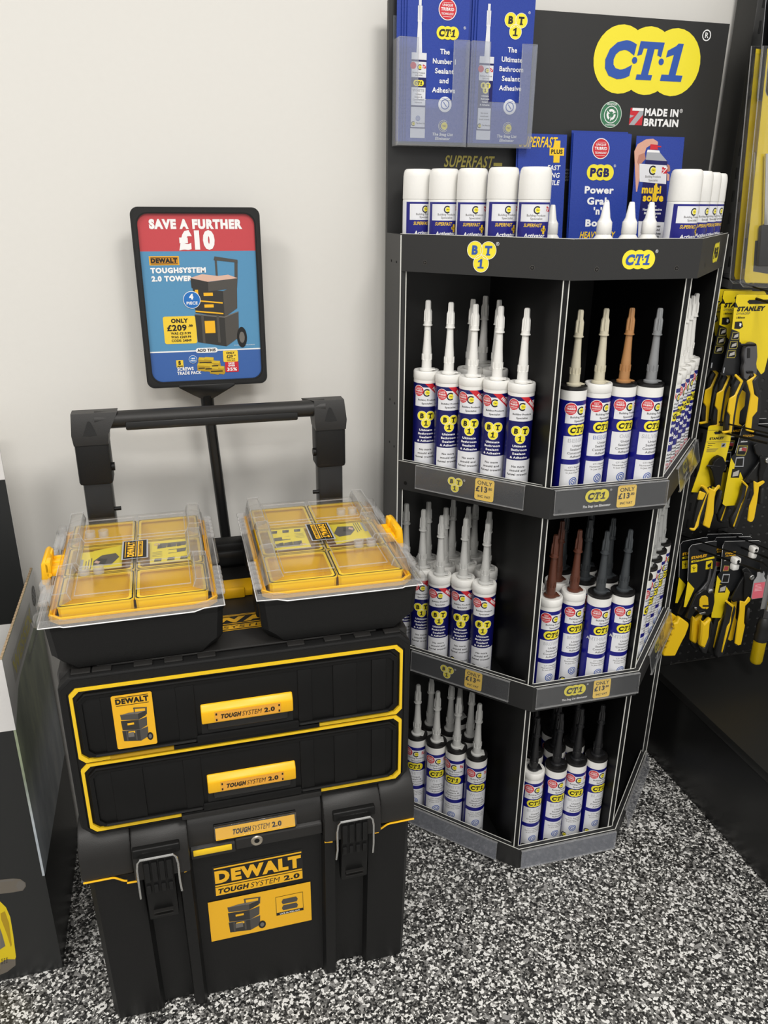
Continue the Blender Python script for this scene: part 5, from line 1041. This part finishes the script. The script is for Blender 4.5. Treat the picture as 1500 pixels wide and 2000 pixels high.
# --- aviation snips
sA = crop(1250, 1000, 4.168)
def snips():
    Y = Y3-.004; rt = thing('snips_pack', 'x', 'tin snips', at_y(1375, 1065, Y), 'tin snips on dark cards')
    mb = MB(); slabs(mb, [(398, 295), (420, 268), (600, 235), (622, 238), (612, 560), (500, 700), (372, 772), (352, 772), (386, 560)], Y, sA, .0012, CKB, 0); p = Print(); P = lambda q: pz(sA(q), Y)
    p.poly(P([(386, 562), (440, 622), (372, 772), (353, 772)]), SL, 1)
    (x, z), = P([(414, 384)]); p.text('STANLEY', x, z, .0075, YPR, al='l', b=.07, rot=.06, fit=.043); p.poly(P([(414, 396), (600, 360), (604, 375), (414, 412)]), SL, 2); (x, z), = P([(430, 407)]); p.text('FATMAX', x, z, .0035, KPR, al='l', b=.05, rot=.18, fit=.034, l=4)
    p.poly(P([(412, 428), (455, 420), (464, 428), (462, 486), (410, 492)]), SL, 2); p.poly(P([(434, 440), (438, 440), (438, 478), (434, 480)]), KPR, 3); p.poly(P([(535, 400), (580, 390), (588, 398), (586, 460), (530, 466)]), SL, 2)
    for a in (-1, 1): p.poly(P([(436, 456), (436+14*a, 446), (436+15*a, 450), (436, 462)]), KPR, 3.3)
    p.poly(P([(545, 430), (580, 405), (575, 440), (550, 450)]), KPR, 3)
    p.emit(mb, yplane(Y-.0012, .00015)); mb.build('backing_card', rt)
    mb = MB(); mb.tube([Vector((a, Y-.0008, b)) for a, b in P([(386, 560), (398, 295), (420, 268), (600, 235), (622, 238)])], .0005, WPR, 5); mb.build('card_edge', rt)
    y = Y-.004; mb = MB(); slabs(mb, [(566, 440), (572, 470), (566, 560), (590, 610), (580, 660), (520, 690), (440, 730), (452, 660), (500, 610), (540, 560)], y, sA, .005, STL, .001); slabs(mb, [(612, 432), (622, 445), (590, 590), (592, 640), (560, 660), (540, 640), (570, 560)], y-.0052, sA, .004, STL, .001); mb.build('blades', rt)
    (cx, cz), = P([(541, 622)]); mb = MB(); mb.lathe([(.0065, 0), (.0062, .003), (.0045, .0042)], CHR, n=20, M=Matrix.Translation((cx, y-.009, cz)) @ Matrix.Rotation(math.pi/2, 4, 'X')); mb.build('pivot', rt)
    mb = MB(); slabs(mb, [(500, 620), (590, 650), (592, 720), (575, 800), (545, 830), (500, 830), (440, 790), (390, 868), (355, 850), (440, 660)], y+.001, sA, .009, BLKG, .002); hub = mb.build('hub', rt)
    mb = MB(); slabs(mb, [(478, 760), (482, 710), (500, 682), (530, 676), (550, 692), (556, 775), (540, 790), (500, 782)], y-.008, sA, .0025, TYL, .0008); p = Print(); p.poly(P([(480, 735), (552, 735), (553, 748), (479, 748)]), KPR, 1); p.arc(*P([(502, 762)])[0], .0012, .0019, 0, 360, KPR, 1, 12); p.emit(mb, yplane(y-.0108, .0002)); mb.build('badge', hub)
    mb = MB(); slabs(mb, [(438, 770), (460, 772), (458, 792), (440, 790)], y-.009, sA, .004, CHR, .001); slabs(mb, [(475, 820), (525, 806), (532, 820), (490, 836)], y-.009, sA, .004, CHR, .001); mb.build('catch', hub)
    for yl, bk in (([(290, 842), (305, 838), (370, 885), (374, 905), (345, 985), (325, 1020), (300, 1070), (262, 1150), (225, 1152), (165, 1152), (160, 1130), (195, 1060), (232, 960), (255, 910), (250, 885), (275, 880)], None), ([(478, 862), (500, 890), (545, 845), (560, 852), (545, 890), (537, 1000), (502, 1092), (460, 1068), (472, 960)], [(500, 1085), (545, 1000), (548, 900), (560, 870), (575, 900), (555, 1030), (520, 1142), (480, 1130), (462, 1075)])):
        mb = MB()
        if bk: slabs(mb, bk, y, sA, .012, TBK, .003)
        slabs(mb, yl, y-.003, sA, .014, TYL, .004)
        if not bk:
            for k in range(4): slabs(mb, [(258-k*22, 930+k*50), (266-k*22, 922+k*50), (284-k*22, 945+k*50), (278-k*22, 955+k*50)], y-.0165, sA, .0012, mat('grip_groove', 'c99f12', .5), .0003)
        mb.build('handle', rt)
    return rt
sn = snips(); sn['label'] = 'tin snips with yellow grips on a dark card, front of two by the stand'
shift(copy_tree(sn), (-.009, .022, .001))['label'] = 'tin snips with yellow grips, rear of two packs beside the sealant stand'
# --- white clips, pale tag, screwdriver
def clip(label, u, v, x):
    c = at_x(u, v, x); mb = MB(); mb.box(c.x-.0085, c.x+.0085, c.y-.008, c.y+.010, c.z-.004, c.z+.011, WHT, .004); mb.box(c.x-.0085, c.x+.0085, c.y-.006, c.y+.008, c.z-.020, c.z-.004, WHT, .004); mb.tube([(c.x, c.y-.0086, c.z+.004), (c.x, c.y-.0078, c.z+.004)], .0035, BLK3, 10)
    o = mb.build('hook_stop', None, loc=c); tag(o, label, 'hook clip', 'white hook stops')
clip('white plastic stop clipped on the hook in front of the snips', 1437, 1097, hx[0]); clip('white plastic stop on the hook farther right, above the pump pliers', 1472, 1075, hook2[0])
t_ = hx[1]; mb = MB(); yT = t_.y+.004
TGP = sheet('frosted_tag', .8, diff=.3, dcol=(.8, .8, .82), rough=.3); sT = crop(1380, 1020, 6.667)
mb.prism(pz(sT([(660, 650), (745, 640), (755, 670), (745, 700), (770, 750), (725, 980), (585, 1000), (578, 980), (612, 765), (655, 705)]), yT), 'y', yT-.001, yT, TGP, 0); p = Print(); p.poly(pz(sT([(618, 790), (760, 772), (722, 978), (586, 996), (582, 975)]), yT), mat('pink_label', 'd0616f', .4, var=.02), 1)
for k in range(5): p.poly(pz(sT([(630-k*3, 815+k*18), (700+k*5, 805+k*18), (700+k*5, 811+k*18), (630-k*3, 822+k*18)]), yT), mat('pale_pink', 'eab9bf', .4), 2)
p.emit(mb, yplane(yT-.001)); o = mb.build('hook_tag', None, loc=t_); tag(o, 'frosted tag with a pink printed label hanging at a hook tip', 'tag')
yS = -.30; a = at_y(1497, 1192, yS); z0 = at_y(1484, 1292, yS).z
sd = thing('screwdriver', 'screwdriver with black and clear amber handle hanging at the right edge', 'screwdriver', a)
cx = a.x; mb = MB(); mb.tube([(cx+.004, yS, a.z+.1), (cx+.002, yS, a.z-.012)], .0042, CHR, 12); mb.tube([(cx+.002, yS, a.z-.0), (cx+.0015, yS, a.z-.03)], .0075, STL, 6); mb.build('shaft', sd)
mb = MB(); mb.lathe([(.009, a.z-.02), (.014, a.z-.028), (.016, a.z-.045), (.0145, a.z-.06), (.0165, a.z-.07), (.016, a.z-.085)], TBK, (cx, yS), 20); mb.build('grip', sd)
AMB = mat('amber_handle', 'b59a10', .12); mb = MB(); mb.lathe([(.0145, a.z-.07), (.0155, a.z-.085), (.0155, z0+.008), (.0135, z0+.002), (.0125, z0), (.004, z0-.001)], AMB, (cx, yS), 20, rad=lambda k, n: 1 if k % 4 < 2 else .94); mb.build('handle_butt', sd)
a = at_y(1497, 1150, -.292); mb = MB(); mb.box(a.x-.004, a.x+.06, -.291, -.2895, at_y(1490, 1190, -.292).z, at_y(1495, 1112, -.292).z, mat('grey_card', '8a8a88', .4), 0); o = mb.build('tool_card', None, loc=a); tag(o, 'plain grey packaging card just behind the screwdriver shaft', 'packaging card')
# --- blister packs at the upper right and dark cards above them
YB = -.285
BLI = sheet('blister_plastic', .975, diff=.008, rough=.08)
def blister(label, u0, u1, dy, first=[None]):
    if first[0] is None:
        o = at_y(1470, 300, YB); rt = thing('blister_pack', label, 'tool blister pack', o, 'clear blister packs with yellow cards')
        mb = MB(); q = pz([(1499, 95), (1560, 100), (1530, 555), (1456, 552), (1453, 545)], YB); mb.prism(q, 'y', YB-.0012, YB, SL, 0); p = Print(); p.poly(pz([(1474, 470), (1500, 470), (1500, 535), (1470, 530)], YB), KPR, 1); p.emit(mb, yplane(YB-.0012)); mb.build('backing_card', rt)
        mb = MB(); q = pz([(1489, 90), (1570, 92), (1540, 562), (1450, 560), (1444, 552), (1446, 530)], YB); cxm = sum(a for a, b in q)/len(q); czm = sum(b for a, b in q)/len(q)
        i_ = [(cxm+(a-cxm)*.88, czm+(b-czm)*.96) for a, b in q]; mb.prism(q, 'y', YB-.0022, YB-.0016, BLI, 0); mb.loft([[(a, YB-.0022, b) for a, b in i_], [(cxm+(a-cxm)*.9, YB-.02, czm+(b-czm)*.97) for a, b in i_]], BLI)
        mb.tube([(a, YB-.002, b) for a, b in q], .0011, CLE, 6, closed=True); mb.build('clear_shell', rt)
        mb = MB(); q = pz([(1484, 440), (1512, 440), (1512, 520), (1478, 520)], YB-.008); mb.prism(q, 'y', YB-.014, YB-.004, TBK, .003); q = pz([(1494, 300), (1504, 300), (1502, 440), (1490, 440)], YB-.008); mb.prism(q, 'y', YB-.012, YB-.006, CHR, .001); mb.build('tool_inside', rt)
        first[0] = rt; return rt
    o = copy_tree(first[0]); o['label'] = label; return shift(o, (-.002, .03, .004))
blister('clear blister pack with a yellow card at the upper right edge, nearer of two', 0, 0, 0); o = blister('clear blister pack with a yellow card, rear of two at upper right', 0, 0, 0)
for k, (pts, y, lab) in enumerate((([(1497, -20), (1560, -20), (1560, 200), (1480, 197), (1478, 190)], -.262, 'dark packaging card at the top right corner, rear one with pale outline'), ([(1512, -20), (1580, -20), (1570, 190), (1497, 187), (1494, 178)], -.285, 'dark packaging card at the top right corner, front one with pale outline'))):
    q = pz(pts, y); mb = MB(); mb.prism(q, 'y', y-.0012, y, CKB, 0); mb.tube([(a, y-.0014, b) for a, b in q], .0006, GPR2, 5, closed=True)
    o = mb.build('tool_card', None, loc=(q[0][0], y, q[0][1])); tag(o, lab, 'packaging card', 'dark packaging cards')
